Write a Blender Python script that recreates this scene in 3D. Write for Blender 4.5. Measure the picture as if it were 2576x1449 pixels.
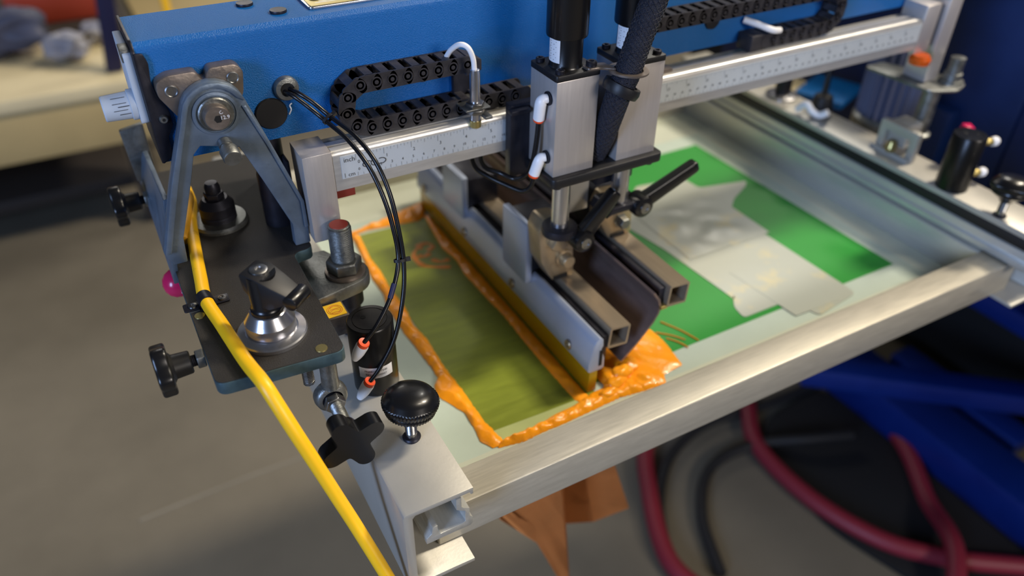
import bpy, bmesh, math, random
from mathutils import Vector, Matrix, noise
for _o in list(bpy.data.objects): bpy.data.objects.remove(_o)
random.seed(7)
S = bpy.context.scene
COL = S.collection
PI = math.pi

# ------------------------------------------------------------------ camera
cam_d = bpy.data.cameras.new('camera'); cam = bpy.data.objects.new('camera', cam_d); COL.objects.link(cam)
_r = Vector((0.87411687, -0.48559305, 0.0109128)); _u = Vector((0.28435082, 0.52981695, 0.79902354)); _f = Vector((0.39378206, 0.69533689, -0.60120071))
_m = Matrix((( _r.x, _u.x, -_f.x, -0.15876889), (_r.y, _u.y, -_f.y, -0.58711104), (_r.z, _u.z, -_f.z, 1.40533833), (0, 0, 0, 1)))
cam.matrix_world = _m
cam_d.sensor_width = 36.0; cam_d.lens = 1985.1159 / 2576 * 36.0
cam_d.clip_start = 0.02; cam_d.clip_end = 60
cam_d.dof.use_dof = True; cam_d.dof.focus_distance = 0.635; cam_d.dof.aperture_fstop = 2.9
S.camera = cam

# ------------------------------------------------------------------ world, lamps, exposure
w = bpy.data.worlds.new('workshop_air'); S.world = w; w.use_nodes = True
w.node_tree.nodes['Background'].inputs[0].default_value = (0.40, 0.44, 0.50, 1)
w.node_tree.nodes['Background'].inputs[1].default_value = 0.12
def area(name, loc, target, size, size_y, power, col):
    l = bpy.data.lights.new(name, 'AREA'); l.shape = 'RECTANGLE'; l.size = size; l.size_y = size_y; l.energy = power; l.color = col
    o = bpy.data.objects.new(name, l); COL.objects.link(o); o.location = loc
    o.rotation_euler = (Vector(target) - Vector(loc)).to_track_quat('-Z', 'Y').to_euler()
    return o
area('ceiling_or_fill_lamp', (3.20, -0.30, 4.55), (0.25, 0.0, 0.9), 0.40, 0.80, 215, (1.0, 0.88, 0.70))
area('ceiling_or_fill_lamp', (2.30, -0.80, 5.40), (0.25, 0.0, 0.9), 0.40, 0.80, 52, (1.0, 0.88, 0.70))
area('ceiling_or_fill_lamp', (3.5, 2.6, 4.6), (0.4, 0.0, 0.9), 0.9, 0.4, 60, (1.0, 0.94, 0.84))
area('ceiling_or_fill_lamp', (0.6, 4.6, 3.2), (0.2, 0.1, 1.0), 1.8, 0.8, 30, (1.0, 0.95, 0.88))
area('ceiling_or_fill_lamp', (1.2, -3.2, 2.2), (0.2, 0.0, 1.0), 1.2, 0.5, 64, (1.0, 0.91, 0.82))  # fill lamp added behind the camera to brighten the front faces
area('doorway_daylight', (-3.0, -1.75, 1.95), (0.0, 0.0, 1.0), 0.9, 1.4, 115, (0.42, 0.60, 1.0))
S.view_settings.view_transform = 'Standard'; S.view_settings.look = 'None'
S.view_settings.exposure = -0.1; S.view_settings.gamma = 1.0; S.view_settings.use_curve_mapping = False

# ------------------------------------------------------------------ materials
def lin(c):
    return tuple((v / 12.92 if v <= 0.04045 else ((v + 0.055) / 1.055) ** 2.4) for v in [x / 255 for x in c]) + (1,)
MATS = {}
def mat(name, rgb, rough=0.5, metal=0.0, var=0.0, vscale=40, bump=0.0, bscale=300, stretch=None, coat=0.0, trans=0.0, second=None, thr=0.6, soft=0.08, emit=0, spec=0.5, ior=1.45):
    m = bpy.data.materials.new(name); m.use_nodes = True; n = m.node_tree.nodes; L = m.node_tree.links
    p = n['Principled BSDF']; p.inputs['Roughness'].default_value = rough; p.inputs['Metallic'].default_value = metal
    p.inputs['Coat Weight'].default_value = coat; p.inputs['Transmission Weight'].default_value = trans
    p.inputs['Specular IOR Level'].default_value = spec; p.inputs['IOR'].default_value = ior
    c = lin(rgb); p.inputs['Base Color'].default_value = c
    tc = n.new('ShaderNodeTexCoord'); mp = n.new('ShaderNodeMapping'); L.new(tc.outputs['Object'], mp.inputs[0])
    if stretch: mp.inputs['Scale'].default_value = stretch
    if var or second:
        nz = n.new('ShaderNodeTexNoise'); nz.inputs['Scale'].default_value = vscale; nz.inputs['Detail'].default_value = 6; nz.inputs['Roughness'].default_value = 0.6
        L.new(mp.outputs[0], nz.inputs['Vector'])
        cr = n.new('ShaderNodeValToRGB'); L.new(nz.outputs[0], cr.inputs[0]); L.new(cr.outputs[0], p.inputs['Base Color'])
        e = cr.color_ramp.elements
        if second:
            e[0].position = thr - soft; e[1].position = thr + soft; e[0].color = c; e[1].color = lin(second)
        else:
            e[0].position = 0.3; e[1].position = 0.7
            e[0].color = tuple(v * (1 - var) for v in c[:3]) + (1,); e[1].color = tuple(min(1, v * (1 + var)) for v in c[:3]) + (1,)
        if var:
            mr = n.new('ShaderNodeMapRange'); L.new(nz.outputs[0], mr.inputs[0]); mr.inputs[1].default_value = .3; mr.inputs[2].default_value = .7
            mr.inputs[3].default_value = max(0.03, rough - .35 * var); mr.inputs[4].default_value = min(1, rough + .35 * var); L.new(mr.outputs[0], p.inputs['Roughness'])
    if bump:
        nb = n.new('ShaderNodeTexNoise'); nb.inputs['Scale'].default_value = bscale; nb.inputs['Detail'].default_value = 3; L.new(mp.outputs[0], nb.inputs['Vector'])
        b = n.new('ShaderNodeBump'); b.inputs['Strength'].default_value = bump; b.inputs['Distance'].default_value = 0.002; L.new(nb.outputs[0], b.inputs['Height']); L.new(b.outputs[0], p.inputs['Normal'])
    MATS[name] = m
    return m
mat('blue_paint', (4, 88, 156), 0.36, 0.0, 0.06, 12, 0.45, 1000, spec=0.35)
mat('dark_blue', (10, 40, 92), 0.45, 0, 0.15, 8, 0.1, 400)
mat('base_blue', (6, 36, 108), 0.42, 0, 0.12, 8)
mat('navy', (24, 26, 62), 0.5)
mat('aluminium', (198, 196, 192), 0.34, 0.6, 0.08, 30, 0.06, 200, stretch=(1, 12, 12))
mat('aluminium_y', (198, 198, 192), 0.36, 0.6, 0.06, 30, 0.05, 200, stretch=(12, 1, 12))
mat('anodised', (178, 175, 166), 0.42, 0.4, 0.05, 18, 0.03, 400)
mat('frame_alu', (184, 178, 162), 0.42, 0.42, 0.10, 30, 0.08, 160, stretch=(1, 14, 6))
mat('block_alu', (192, 186, 182), 0.36, 0.55, 0.05, 25, 0.05, 150, stretch=(14, 14, 1))
mat('machined', (196, 196, 200), 0.24, 0.95, 0.06, 40)
mat('steel', (150, 150, 150), 0.33, 1.0, 0.2, 60)
mat('zinc', (128, 130, 128), 0.42, 0.9, 0.25, 70, 0.15, 400)
mat('grey_iron', (100, 114, 130), 0.42, 0.45, 0.22, 30, 0.12, 250)
mat('hinge_steel', (122, 112, 104), 0.36, 0.65, 0.25, 50, 0.1, 300)
mat('tan_steel', (168, 150, 122), 0.4, 0.75, 0.15, 50)
mat('holder_alu', (158, 168, 188), 0.4, 0.45, 0.05, 18)
mat('tube_steel', (168, 152, 130), 0.32, 0.65, 0.06, 25, 0.04, 200, stretch=(10, 1, 10))
mat('flood_steel', (128, 110, 104), 0.36, 0.6, 0.2, 18, 0.05, 120, stretch=(6, 1, 6))
mat('dark_steel', (44, 44, 52), 0.4, 0.6, 0.2, 60)
mat('black_coat', (42, 40, 39), 0.55, 0.1, 0, bump=0.35, bscale=1500, second=(88, 88, 88), vscale=1400, thr=0.66, soft=0.03)
mat('plate_edge', (70, 92, 100), 0.45, 0.5, 0.25, 80)
mat('black_plastic', (16, 16, 18), 0.28, 0, 0, coat=0.1)
mat('black_satin', (22, 22, 25), 0.45)
mat('black_cyl', (24, 23, 22), 0.3, 0.3)
mat('chain_plastic', (42, 40, 44), 0.5, 0, 0.35, 90, 0.1, 500)
mat('braid', (34, 36, 48), 0.5, 0, 0, 0, 0.9, 900)
mat('tube_black', (10, 10, 14), 0.3, 0)
mat('hole_black', (6, 6, 7), 0.7)
mat('white_plastic', (232, 232, 234), 0.35)
mat('grey_plastic', (178, 188, 200), 0.45)
mat('orange_ring', (232, 78, 30), 0.4)
mat('pink', (205, 30, 88), 0.25, coat=0.2)
mat('yellow_hose', (246, 190, 26), 0.38, 0, second=(196, 140, 30), vscale=45, thr=0.70, soft=0.06)
mat('yellow_dirty', (206, 150, 36), 0.5, 0, 0.2, 60)
mat('sticker_yellow', (238, 190, 40), 0.5)
mat('red_print', (190, 60, 40), 0.5)
mat('ink_print', (44, 46, 52), 0.6)
mat('label_white', (226, 226, 228), 0.5)
mat('ruler', (186, 192, 196), 0.42, 0.1, 0.04, 20)
mat('orange_ink', (255, 160, 22), 0.32, 0, 0.03, 60, 0.22, 420, coat=0.15)
mat('film_pale', (170, 180, 120), 0.45, 0, 0.08, 20)
mat('print_faint', (128, 134, 140), 0.6)
mat('wall_paint', (150, 148, 142), 0.8)
mat('ink_film', (122, 134, 36), 0.45, 0, 0.14, 20, 0.06, 300, stretch=(1, 6, 1))
mat('ink_stain', (222, 132, 22), 0.5)
mat('emulsion', (44, 140, 52), 0.42, 0, 0.05, 8, spec=0.3)
mat('mesh', (178, 192, 180), 0.5, 0, 0.05, 12, 0.1, 2500)
mat('frame_tape', (190, 195, 178), 0.4, 0, 0.05, 14)
mat('clear_tape', (170, 174, 162), 0.34, 0, bump=0.12, bscale=22, second=(192, 184, 148), vscale=16, thr=0.62, soft=0.05)
mat('urethane', (186, 146, 14), 0.25, 0, 0.12, 8, trans=0.35)
mat('amber', (214, 92, 20), 0.25, 0, trans=0.3)
mat('brass', (190, 172, 110), 0.35, 0.9, 0.1, 80)
mat('maroon', (128, 44, 34), 0.5)
mat('kraft', (196, 128, 70), 0.7, 0, 0.12, 14)
mat('red_hose', (126, 34, 48), 0.5)
mat('black_hose', (28, 28, 30), 0.6)
mat('concrete', (108, 101, 87), 0.62, 0, 0.18, 2.2, 0.15, 60)
mat('concrete_scuff', (124, 117, 102), 0.6, 0, 0.1, 10)
mat('bench_wood', (212, 198, 160), 0.6, 0, 0.06, 6)
mat('bench_edge', (178, 158, 112), 0.6, 0, 0.06, 6)
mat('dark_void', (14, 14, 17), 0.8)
mat('shelf_dark', (52, 46, 42), 0.7)
mat('red_bin', (146, 52, 34), 0.5)
mat('plastic_bag', (150, 150, 160), 0.25, 0, 0.2, 10, 0.4, 30)
mat('slate', (72, 76, 96), 0.5)

# ------------------------------------------------------------------ mesh helpers
OFF = {}
def finish(bm, name, m, parent=None, bev=0.0, seg=2, smooth=35, loc=None):
    bmesh.ops.recalc_face_normals(bm, faces=bm.faces)
    if bev:
        ed = [e for e in bm.edges if len(e.link_faces) == 2 and e.calc_face_angle(0) > 0.6]
        bmesh.ops.bevel(bm, geom=ed, offset=bev, segments=seg, affect='EDGES', profile=0.5, clamp_overlap=True)
    if parent is not None: off = OFF[parent.name]
    elif loc is not None: off = Vector(loc)
    else:
        cs = [v.co for v in bm.verts]
        off = Vector(((min(c.x for c in cs) + max(c.x for c in cs)) / 2, (min(c.y for c in cs) + max(c.y for c in cs)) / 2, min(c.z for c in cs)))
    bmesh.ops.translate(bm, verts=bm.verts, vec=-off)
    for f in bm.faces: f.smooth = True
    me = bpy.data.meshes.new(name); bm.to_mesh(me); bm.free()
    me.set_sharp_from_angle(angle=math.radians(smooth))
    me.materials.append(MATS[m] if isinstance(m, str) else m)
    o = bpy.data.objects.new(name, me); COL.objects.link(o)
    OFF[o.name] = Vector(off)
    if parent is not None: o.parent = parent
    else: o.location = off
    return o
def tag(o, label=None, cat=None, group=None, kind=None):
    if label: o['label'] = label
    if cat: o['category'] = cat
    if group: o['group'] = group
    if kind: o['kind'] = kind
    return o
def thing(name, label, cat, loc, group=None):
    o = bpy.data.objects.new(name, None); COL.objects.link(o); o.location = loc; o.empty_display_size = 0.02
    OFF[o.name] = Vector(loc)
    return tag(o, label, cat, group)
def nb(): return bmesh.new()
def box(bm, x0, x1, y0, y1, z0, z1):
    vs = [bm.verts.new((x, y, z)) for z in (z0, z1) for y in (y0, y1) for x in (x0, x1)]
    for q in ((0, 1, 3, 2), (4, 6, 7, 5), (0, 4, 5, 1), (2, 3, 7, 6), (0, 2, 6, 4), (1, 5, 7, 3)): bm.faces.new([vs[i] for i in q])
    return bm
def B(*a): return box(nb(), *a)
def obox(bm, c, ax, ay, az):
    c = Vector(c); ax = Vector(ax); ay = Vector(ay); az = Vector(az)
    vs = [bm.verts.new(c + ax * i + ay * j + az * k) for k in (-1, 1) for j in (-1, 1) for i in (-1, 1)]
    for q in ((0, 1, 3, 2), (4, 6, 7, 5), (0, 4, 5, 1), (2, 3, 7, 6), (0, 2, 6, 4), (1, 5, 7, 3)): bm.faces.new([vs[i] for i in q])
    return bm
def prism(bm, pts, ax, a0, a1):
    def P(p, a): return {'y': (p[0], a, p[1]), 'x': (a, p[0], p[1]), 'z': (p[0], p[1], a)}[ax]
    A = [bm.verts.new(P(p, a0)) for p in pts]; Bv = [bm.verts.new(P(p, a1)) for p in pts]
    bm.faces.new(A); bm.faces.new(list(reversed(Bv)))
    n = len(pts)
    for i in range(n): bm.faces.new((A[i], Bv[i], Bv[(i + 1) % n], A[(i + 1) % n]))
    return bm
def PR(pts, ax, a0, a1): return prism(nb(), pts, ax, a0, a1)
def rpoly(pts, r, n=4):
    out = []; N = len(pts)
    for i in range(N):
        p = Vector(pts[i]); a = Vector(pts[i - 1]) - p; b = Vector(pts[(i + 1) % N]) - p
        rr = min(r, a.length * .45, b.length * .45)
        s = p + a.normalized() * rr; e = p + b.normalized() * rr
        for k in range(n + 1):
            t = k / n; out.append(tuple(s * (1 - t) ** 2 + p * 2 * t * (1 - t) + e * t * t))
    return out
def rrect(x0, x1, y0, y1, r, n=4): return rpoly([(x0, y0), (x1, y0), (x1, y1), (x0, y1)], r, n)
def basis(d):
    d = Vector(d).normalized(); a = Vector((0, 0, 1)) if abs(d.z) < .9 else Vector((1, 0, 0))
    u = d.cross(a).normalized(); return d, u, d.cross(u)
def lathe(bm, o, d, prof, n=32, phase=0.0, rip=None):
    o = Vector(o); d, u, v = basis(d); rings = []
    for k, (r, h) in enumerate(prof):
        if r < 1e-6: rings.append([bm.verts.new(o + d * h)]); continue
        ring = []
        for i in range(n):
            a = 2 * PI * i / n + phase; rr = r
            if rip and k in rip[0] and i % 2: rr = r - rip[1]
            ring.append(bm.verts.new(o + d * h + u * (rr * math.cos(a)) + v * (rr * math.sin(a))))
        rings.append(ring)
    for A, C in zip(rings, rings[1:]):
        if len(A) == 1 and len(C) == 1: continue
        for i in range(n):
            j = (i + 1) % n
            if len(A) == 1: bm.faces.new((A[0], C[i], C[j]))
            elif len(C) == 1: bm.faces.new((A[i], A[j], C[0]))
            else: bm.faces.new((A[i], A[j], C[j], C[i]))
    for R in (rings[0], rings[-1]):
        if len(R) > 2: bm.faces.new(R)
    return bm
def LA(o, d, prof, n=32, **k): return lathe(nb(), o, d, prof, n, **k)
def cyl(bm, p0, p1, r, r1=None, n=28):
    d = Vector(p1) - Vector(p0); return lathe(bm, p0, d, [(r, 0), (r if r1 is None else r1, d.length)], n)
def CY(p0, p1, r, r1=None, n=28): return cyl(nb(), p0, p1, r, r1, n)
def hexa(bm, o, d, r, h, ph=0.0): return lathe(bm, o, d, [(r * .93, 0), (r, h * .1), (r, h * .9), (r * .93, h)], 6, ph)
def thread(r, h0, h1, pitch, depth):
    out = [(r - depth, h0)]; h = h0
    while h + pitch <= h1: out += [(r, h + pitch * .45), (r - depth, h + pitch)]; h += pitch
    out.append((r - depth, h1)); return out
def spline(pts, per=8):
    P = [Vector(p) for p in pts]; P = [P[0] * 2 - P[1]] + P + [P[-1] * 2 - P[-2]]; out = []
    for i in range(1, len(P) - 2):
        a, b, c, d = P[i - 1:i + 3]
        for k in range(per):
            t = k / per
            out.append(0.5 * ((2 * b) + (c - a) * t + (2 * a - 5 * b + 4 * c - d) * t * t + (3 * b - a - 3 * c + d) * t ** 3))
    out.append(P[-2]); return out
def tube(bm, pts, r, n=14, per=8, caps=True, smooth=True):
    Q = spline(pts, per) if smooth else [Vector(p) for p in pts]; rings = []
    t0 = (Q[1] - Q[0]).normalized(); _, u, _v = basis(t0)
    for i, q in enumerate(Q):
        t = (Q[min(i + 1, len(Q) - 1)] - Q[max(i - 1, 0)]).normalized()
        u = (u - t * u.dot(t)).normalized(); v = t.cross(u)
        rr = r(i / (len(Q) - 1)) if callable(r) else r
        rings.append([bm.verts.new(q + u * (rr * math.cos(2 * PI * k / n)) + v * (rr * math.sin(2 * PI * k / n))) for k in range(n)])
    for A, C in zip(rings, rings[1:]):
        for i in range(n): bm.faces.new((A[i], A[(i + 1) % n], C[(i + 1) % n], C[i]))
    if caps: bm.faces.new(rings[0]); bm.faces.new(list(reversed(rings[-1])))
    return bm
def TU(pts, r, n=14, per=8, **k): return tube(nb(), pts, r, n, per, **k)
def blob(bm, c, rad, amp=0.0, fr=1.0, sub=3):
    s = bmesh.ops.create_icosphere(bm, subdivisions=sub, radius=1.0)
    for v in s['verts']:
        k = 1 + amp * noise.noise(v.co * fr + Vector(c) * 37)
        v.co = Vector(c) + Vector((v.co.x * rad[0], v.co.y * rad[1], v.co.z * rad[2])) * k
    return bm
GL = {}
def glyph(ch):
    if ch not in GL:
        cu = bpy.data.curves.new('glyph', 'FONT'); cu.body = ch; cu.size = 1.0; cu.align_x = 'CENTER'; cu.align_y = 'CENTER'; cu.resolution_u = 2
        o = bpy.data.objects.new('glyph', cu); COL.objects.link(o)
        dg = bpy.context.evaluated_depsgraph_get(); me = bpy.data.meshes.new_from_object(o.evaluated_get(dg))
        bpy.data.objects.remove(o); GL[ch] = me
    return GL[ch]
def text(bm, s, size, o, xd, yd, fn=None):
    me = glyph(s); o = Vector(o); xd = Vector(xd); yd = Vector(yd); base = []
    for v in me.vertices:
        a, b = v.co.x * size, v.co.y * size
        base.append(bm.verts.new(fn(a, b) if fn else o + xd * a + yd * b))
    for p in me.polygons:
        try: bm.faces.new([base[i] for i in p.vertices])
        except ValueError: pass
    return bm
def dup(ob, name=None):
    c = ob.copy(); COL.objects.link(c); return c
def dup_tree(root, delta, label):
    r = root.copy(); COL.objects.link(r); r.location = root.location + Vector(delta); r['label'] = label
    for ch in list(root.children):
        c = ch.copy(); COL.objects.link(c); c.parent = r
        for g in list(ch.children):
            d = g.copy(); COL.objects.link(d); d.parent = c
    return r

# ------------------------------------------------------------------ setting
fl = finish(B(-6, 9, -3, 11, -0.1, 0.0), 'floor', 'concrete', loc=(0, 0, 0)); tag(fl, kind='structure', label='stained grey brown concrete workshop floor')
for nm, bx in (('wall_back', (-6, 9, 10.9, 11.0, 0, 5.5)), ('wall_right', (8.9, 9.0, -3, 10.89, 0, 5.5))): tag(finish(B(*bx), nm, 'wall_paint', None), 'plain grey workshop wall beyond the machines', kind='structure')
sc = nb()
tube(sc, [(-0.33, .695, .0008), (-.2, .70, .0008), (-.08, .703, .0008), (.05, .7, .0008)], .0035, 6)
finish(sc, 'scuff_mark', 'concrete_scuff', fl)

# ------------------------------------------------------------------ blue printing arm
YA = 0.035
arm = thing('arm_girder', 'blue painted steel box arm of the printing machine behind the ruler rail', 'machine arm', (0.3, 0.07, 1.105))
prof = [(.035, 1.1055), (.035, 1.1935), (.0365, 1.197), (.0405, 1.2), (.104, 1.2), (.106, 1.198), (.106, 1.1055)]
finish(PR(prof, 'x', -.124, 1.42), 'beam', 'blue_paint', arm, smooth=25)
finish(PR(rpoly([(.034, 1.1045), (.034, 1.195), (.041, 1.2015), (.107, 1.2015), (.107, 1.1045)], .003), 'x', -.1265, -.1241), 'end_plate', 'dark_steel', arm, .0004)
# black side sheet at the arm end
finish(PR(rpoly([(-.1262, 1.194), (-.1195, 1.1935), (-.1172, 1.186), (-.119, 1.171), (-.1170, 1.160), (-.1117, 1.148), (-.1117, 1.1355), (-.1172, 1.1265), (-.1172, 1.1115), (-.1212, 1.1078), (-.1262, 1.105)], .002), 'y', .0325, .0349), 'side_sheet', 'dark_steel', arm, .0004)
s1 = finish(LA((-.1172, .0325, 1.142), (0, -1, 0), [(.0034, 0), (.0034, .0012), (.0026, .0024), (0, .0024)], 20), 'sheet_screw', 'zinc', arm)
finish(LA((-.1172, .0301, 1.142), (0, -1, 0), [(.0013, -.0004), (.0013, .0002), (0, .0002)], 6), 'hex_socket', 'hole_black', s1)
# control strip and dial at the end
finish(PR(rpoly([(.040, 1.137), (.040, 1.193), (.098, 1.193), (.098, 1.137)], .004), 'x', -.1325, -.1266), 'control_panel', 'grey_plastic', arm, .0006)
finish(B(-.1335, -.1267, .042, .06, 1.1855, 1.1945), 'panel_cap', 'zinc', arm, .0005)
dl = finish(LA((-.1326, .052, 1.150), (-1, 0, 0), [(.0118, 0), (.0118, .004), (.0105, .0045), (.0098, .0225), (.0090, .0235), (0, .0235)], 30), 'dial_knob', 'grey_plastic', arm)
tk = nb()
for a in (-1.5, -1.0, -.55, 2.6): 
    c = Vector((-.144, .052 + .0104 * math.sin(a), 1.150 + .0104 * math.cos(a)))
    obox(tk, c, (.005, 0, 0), (0, .00018, 0), (0, 0, .00018))
for zz in (1.1535, 1.1475): obox(tk, (-.1415, .0418, zz), (.004, 0, 0), (0, .0004, 0), (0, 0, .00018))
finish(tk, 'dial_marks', 'ink_print', dl)
# grommet and plug on the face
finish(LA((-.0207, .035, 1.1480), (0, -1, 0), [(.0100, 0), (.0103, .003), (.0090, .0055), (.0058, .0062), (.0050, .0045), (0, .0040)], 30), 'grommet', 'zinc', arm)
finish(LA((-.0207, .0307, 1.1478), (0, -1, 0), [(.0049, 0), (.0049, .0006), (0, .0006)], 24), 'grommet_bore', 'hole_black', arm)
finish(LA((-.0358, .035, 1.1285), (0, -1, 0), [(.0130, 0), (.0134, .001), (.0125, .002), (0, .0024)], 40), 'hole_plug', 'black_satin', arm)
finish(LA((.100, .035, 1.1375), (0, -1, 0), [(.0075, 0), (.0075, .0012), (0, .0014)], 30), 'hole_plug', 'black_satin', arm)
finish(LA((.43, .035, 1.135), (0, -1, 0), [(.0095, 0), (.0095, .002), (0, .002)], 30), 'hole_plug', 'black_satin', arm)
finish(TU([(-.0215, .0340, 1.1250), (-.0195, .0335, 1.1290), (-.0200, .0338, 1.1325), (-.0180, .0340, 1.1340)], .0006, 6), 'thread_scrap', 'label_white', arm)
# caps and bright plate on top
for x, y in ((-.0107, .0600), (-.0300, .0900)):
    finish(LA((x, y, 1.2), (0, 0, 1), [(.0066, 0), (.0069, .001), (.0066, .0022), (0, .0026)], 36), 'top_cap', 'dark_steel', arm)
np_ = finish(PR(rrect(.0125, .16, .0525, .100, .004), 'z', 1.2, 1.2022), 'bright_plate', 'machined', arm, .0005)
finish(PR(rrect(.0145, .158, .0545, .098, .003), 'z', 1.2022, 1.2026), 'plate_inlay', 'brass', np_)
for k in range(3): finish(B(.02 + k * .004, .05 + k * .004, .0605 + k * .003, .0612 + k * .003, 1.2026, 1.2028), 'plate_stripe', 'label_white', np_)
for x, y in ((.055, .06), (.024, .075)): finish(LA((x, y, 1.2026), (0, 0, 1), [(.005, 0), (.0045, .0022), (0, .0026)], 24), 'plate_button', 'dark_steel', np_)

# ------------------------------------------------------------------ pivot hinge plate on the arm
hg = thing('hinge_plate', 'worn steel hinge plate with two bolts on the end of the blue arm', 'hinge', (-.085, .03, 1.14))
hp = rpoly([(-.1177, 1.1637), (-.1170, 1.1740), (-.1085, 1.1781), (-.0880, 1.1781), (-.0845, 1.171), (-.0812, 1.171), (-.0785, 1.1787), (-.0585, 1.1787), (-.0532, 1.173), (-.0560, 1.1555), (-.0616, 1.1449), (-.1065, 1.144)], .0035)
finish(PR(hp, 'y', .022, .0348), 'hinge_body', 'hinge_steel', hg, .0008)
for x, z in ((-.1075, 1.1665), (-.0620, 1.1688)):
    b_ = finish(LA((x, .022, z), (0, -1, 0), [(.0047, 0), (.0047, .0008), (.0040, .0012), (.0036, .0008), (0, .0008)], 28), 'hinge_bolt', 'steel', hg)
# ------------------------------------------------------------------ A shaped pivot frame
pf = thing('pivot_frame', 'grey A shaped cast iron pivot frame standing on the black plate', 'machine part', (-.085, .016, 1.012))
ao = [(-.1399, 1.0250), (-.1455, 1.0377), (-.1270, 1.0955), (-.1085, 1.1450), (-0.1057, 1.1539), (-0.1032, 1.1599), (-0.0993, 1.1650), (-0.0941, 1.1689), (-0.0882, 1.1714), (-0.0818, 1.1722), (-0.0754, 1.1714), (-0.0694, 1.1689), (-0.0643, 1.1650), (-0.0604, 1.1599), (-0.0579, 1.1539), (-.0456, 1.1158), (-.0268, 1.0560), (-.0264, 1.0125)]
ai = [(-.0400, 1.0125), (-.0395, 1.0345), (-.0569, 1.0832), (-.0655, 1.1060), (-.0700, 1.1165), (-.0980, 1.1235), (-.1041, 1.1175), (-.1124, 1.0916), (-.1279, 1.0476), (-.1296, 1.0250)]
finish(PR(ao + ai, 'y', .012, .0215), 'a_frame', 'grey_iron', pf, .001)
# raised outer rib along left leg and apex
rib = [(-.1450, 1.0377), (-.1270, 1.0955), (-.1085, 1.1450), (-0.1057, 1.1539), (-0.1032, 1.1599), (-0.0993, 1.1650), (-0.0941, 1.1689), (-0.0882, 1.1714), (-0.0818, 1.1722), (-0.0754, 1.1714), (-0.0694, 1.1689), (-0.0643, 1.1650), (-0.0604, 1.1599), (-0.0579, 1.1539), (-0.0640, 1.1578), (-0.0673, 1.1620), (-0.0716, 1.1653), (-0.0765, 1.1673), (-0.0818, 1.1680), (-0.0871, 1.1673), (-0.0920, 1.1653), (-0.0963, 1.1620), (-0.0996, 1.1578), (-0.1016, 1.1528), (-.1220, 1.0940), (-.1400, 1.0377)]
finish(PR(rib, 'y', .0085, .0121), 'rib', 'grey_iron', pf, .0008)
finish(PR([(-.0582, 1.1500), (-.0456, 1.1158), (-.0268, 1.0560), (-.0266, 1.030), (-.0300, 1.030), (-.0300, 1.0560), (-.0490, 1.1150), (-.0618, 1.1500)], 'y', .0095, .0121), 'rib', 'grey_iron', pf, .0008)
finish(LA((-.0815, .0121, 1.1475), (0, -1, 0), [(.0172, 0), (.0172, .0016), (.0150, .0022), (.0150, .0008), (0, .0008)], 44), 'hub_ring', 'grey_iron', pf, smooth=20)
finish(LA((-.0815, .0112, 1.1475), (0, -1, 0), [(.0135, 0), (.0135, .002), (.0125, .003), (0, .003)], 40), 'washer', 'zinc', pf)
pb = finish(LA((-.0822, .0091, 1.1475), (0, -1, 0), [(.0098, 0), (.0098, .0065), (.0090, .0078), (.0034, .0078), (0, .0078)], 40), 'pivot_bolt', 'hinge_steel', pf)
finish(LA((-.0818, .0013, 1.1470), (0, -1, 0), [(.0032, -.0005), (.0032, .0002), (0, .0002)], 6), 'hex_socket', 'hole_black', pb)
t_ = nb(); text(t_, '12.9', .0042, (-.0768, .0010, 1.1475), (1, 0, 0), (0, 0, 1)); text(t_, 'C', .0042, (-.0790, .0010, 1.1518), (.8, 0, .4), (-.4, 0, .8))
finish(t_, 'bolt_marking', 'label_white', pb)
finish(LA((-.0800, .0121, 1.1225), (0.05, -1, -.25), [(.0055, 0), (.0055, .006), (.0048, .0062), (.0046, .010), (.0072, .0105), (.0072, .020), (.0066, .0212), (0, .0212)], 30), 'plunger_pin', 'zinc', pf)

# ------------------------------------------------------------------ ruler rail
rl = thing('ruler_rail', 'long aluminium guide rail printed with an inch and centimetre scale', 'rail', (.3675, .018, 1.063))
rp = [(0, 1.063), (0, 1.0955), (.0012, 1.0990), (.0035, 1.1003), (.0085, 1.1003), (.0095, 1.0985), (.0100, 1.0950), (.0140, 1.0950), (.0140, 1.0995), (.0205, 1.0995), (.0205, 1.0965), (.0345, 1.0965), (.0345, 1.063)]
finish(PR(rp, 'x', 0.0, .735), 'rail_body', 'aluminium', rl, smooth=50)
rs = finish(B(.0065, .7345, -.0005, 0.0001, 1.0735, 1.0945), 'ruler_strip', 'ruler', rl)
mk = nb(); tkm = nb(); Yt = -.0007
X0 = .0212
for i in range(0, 28):
    x = X0 + i * .0254
    if x > .725: break
    text(mk, str(i), .0044, (x + .001, Yt, 1.0866), (1, 0, 0), (0, 0, 1)); obox(tkm, (x - .0015, Yt, 1.0915), (.00016, 0, 0), (0, .00005, 0), (0, 0, .0028))
    for q in range(1, 8):
        hgt = .0018 if q == 4 else (.0012 if q % 2 == 0 else .0008)
        if x + q * .003175 < .73: obox(tkm, (x - .0015 + q * .003175, Yt, 1.0943 - hgt), (.0001, 0, 0), (0, .00005, 0), (0, 0, hgt))
for i in range(0, 71):
    x = X0 + .0006 + i * .01
    if x > .728: break
    text(mk, str(i), .0036, (x, Yt, 1.0797), (1, 0, 0), (0, 0, 1)); obox(tkm, (x - .0015, Yt, 1.0756), (.00013, 0, 0), (0, .00005, 0), (0, 0, .0016))
    obox(tkm, (x + .0035, Yt, 1.0750), (.0001, 0, 0), (0, .00005, 0), (0, 0, .0011))
text(mk, 'inch', .0062, (.0140, Yt, 1.0905), (1, 0, 0), (0, 0, 1)); text(mk, 'cm', .0052, (.0148, Yt, 1.0765), (1, 0, 0), (0, 0, 1))
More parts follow.
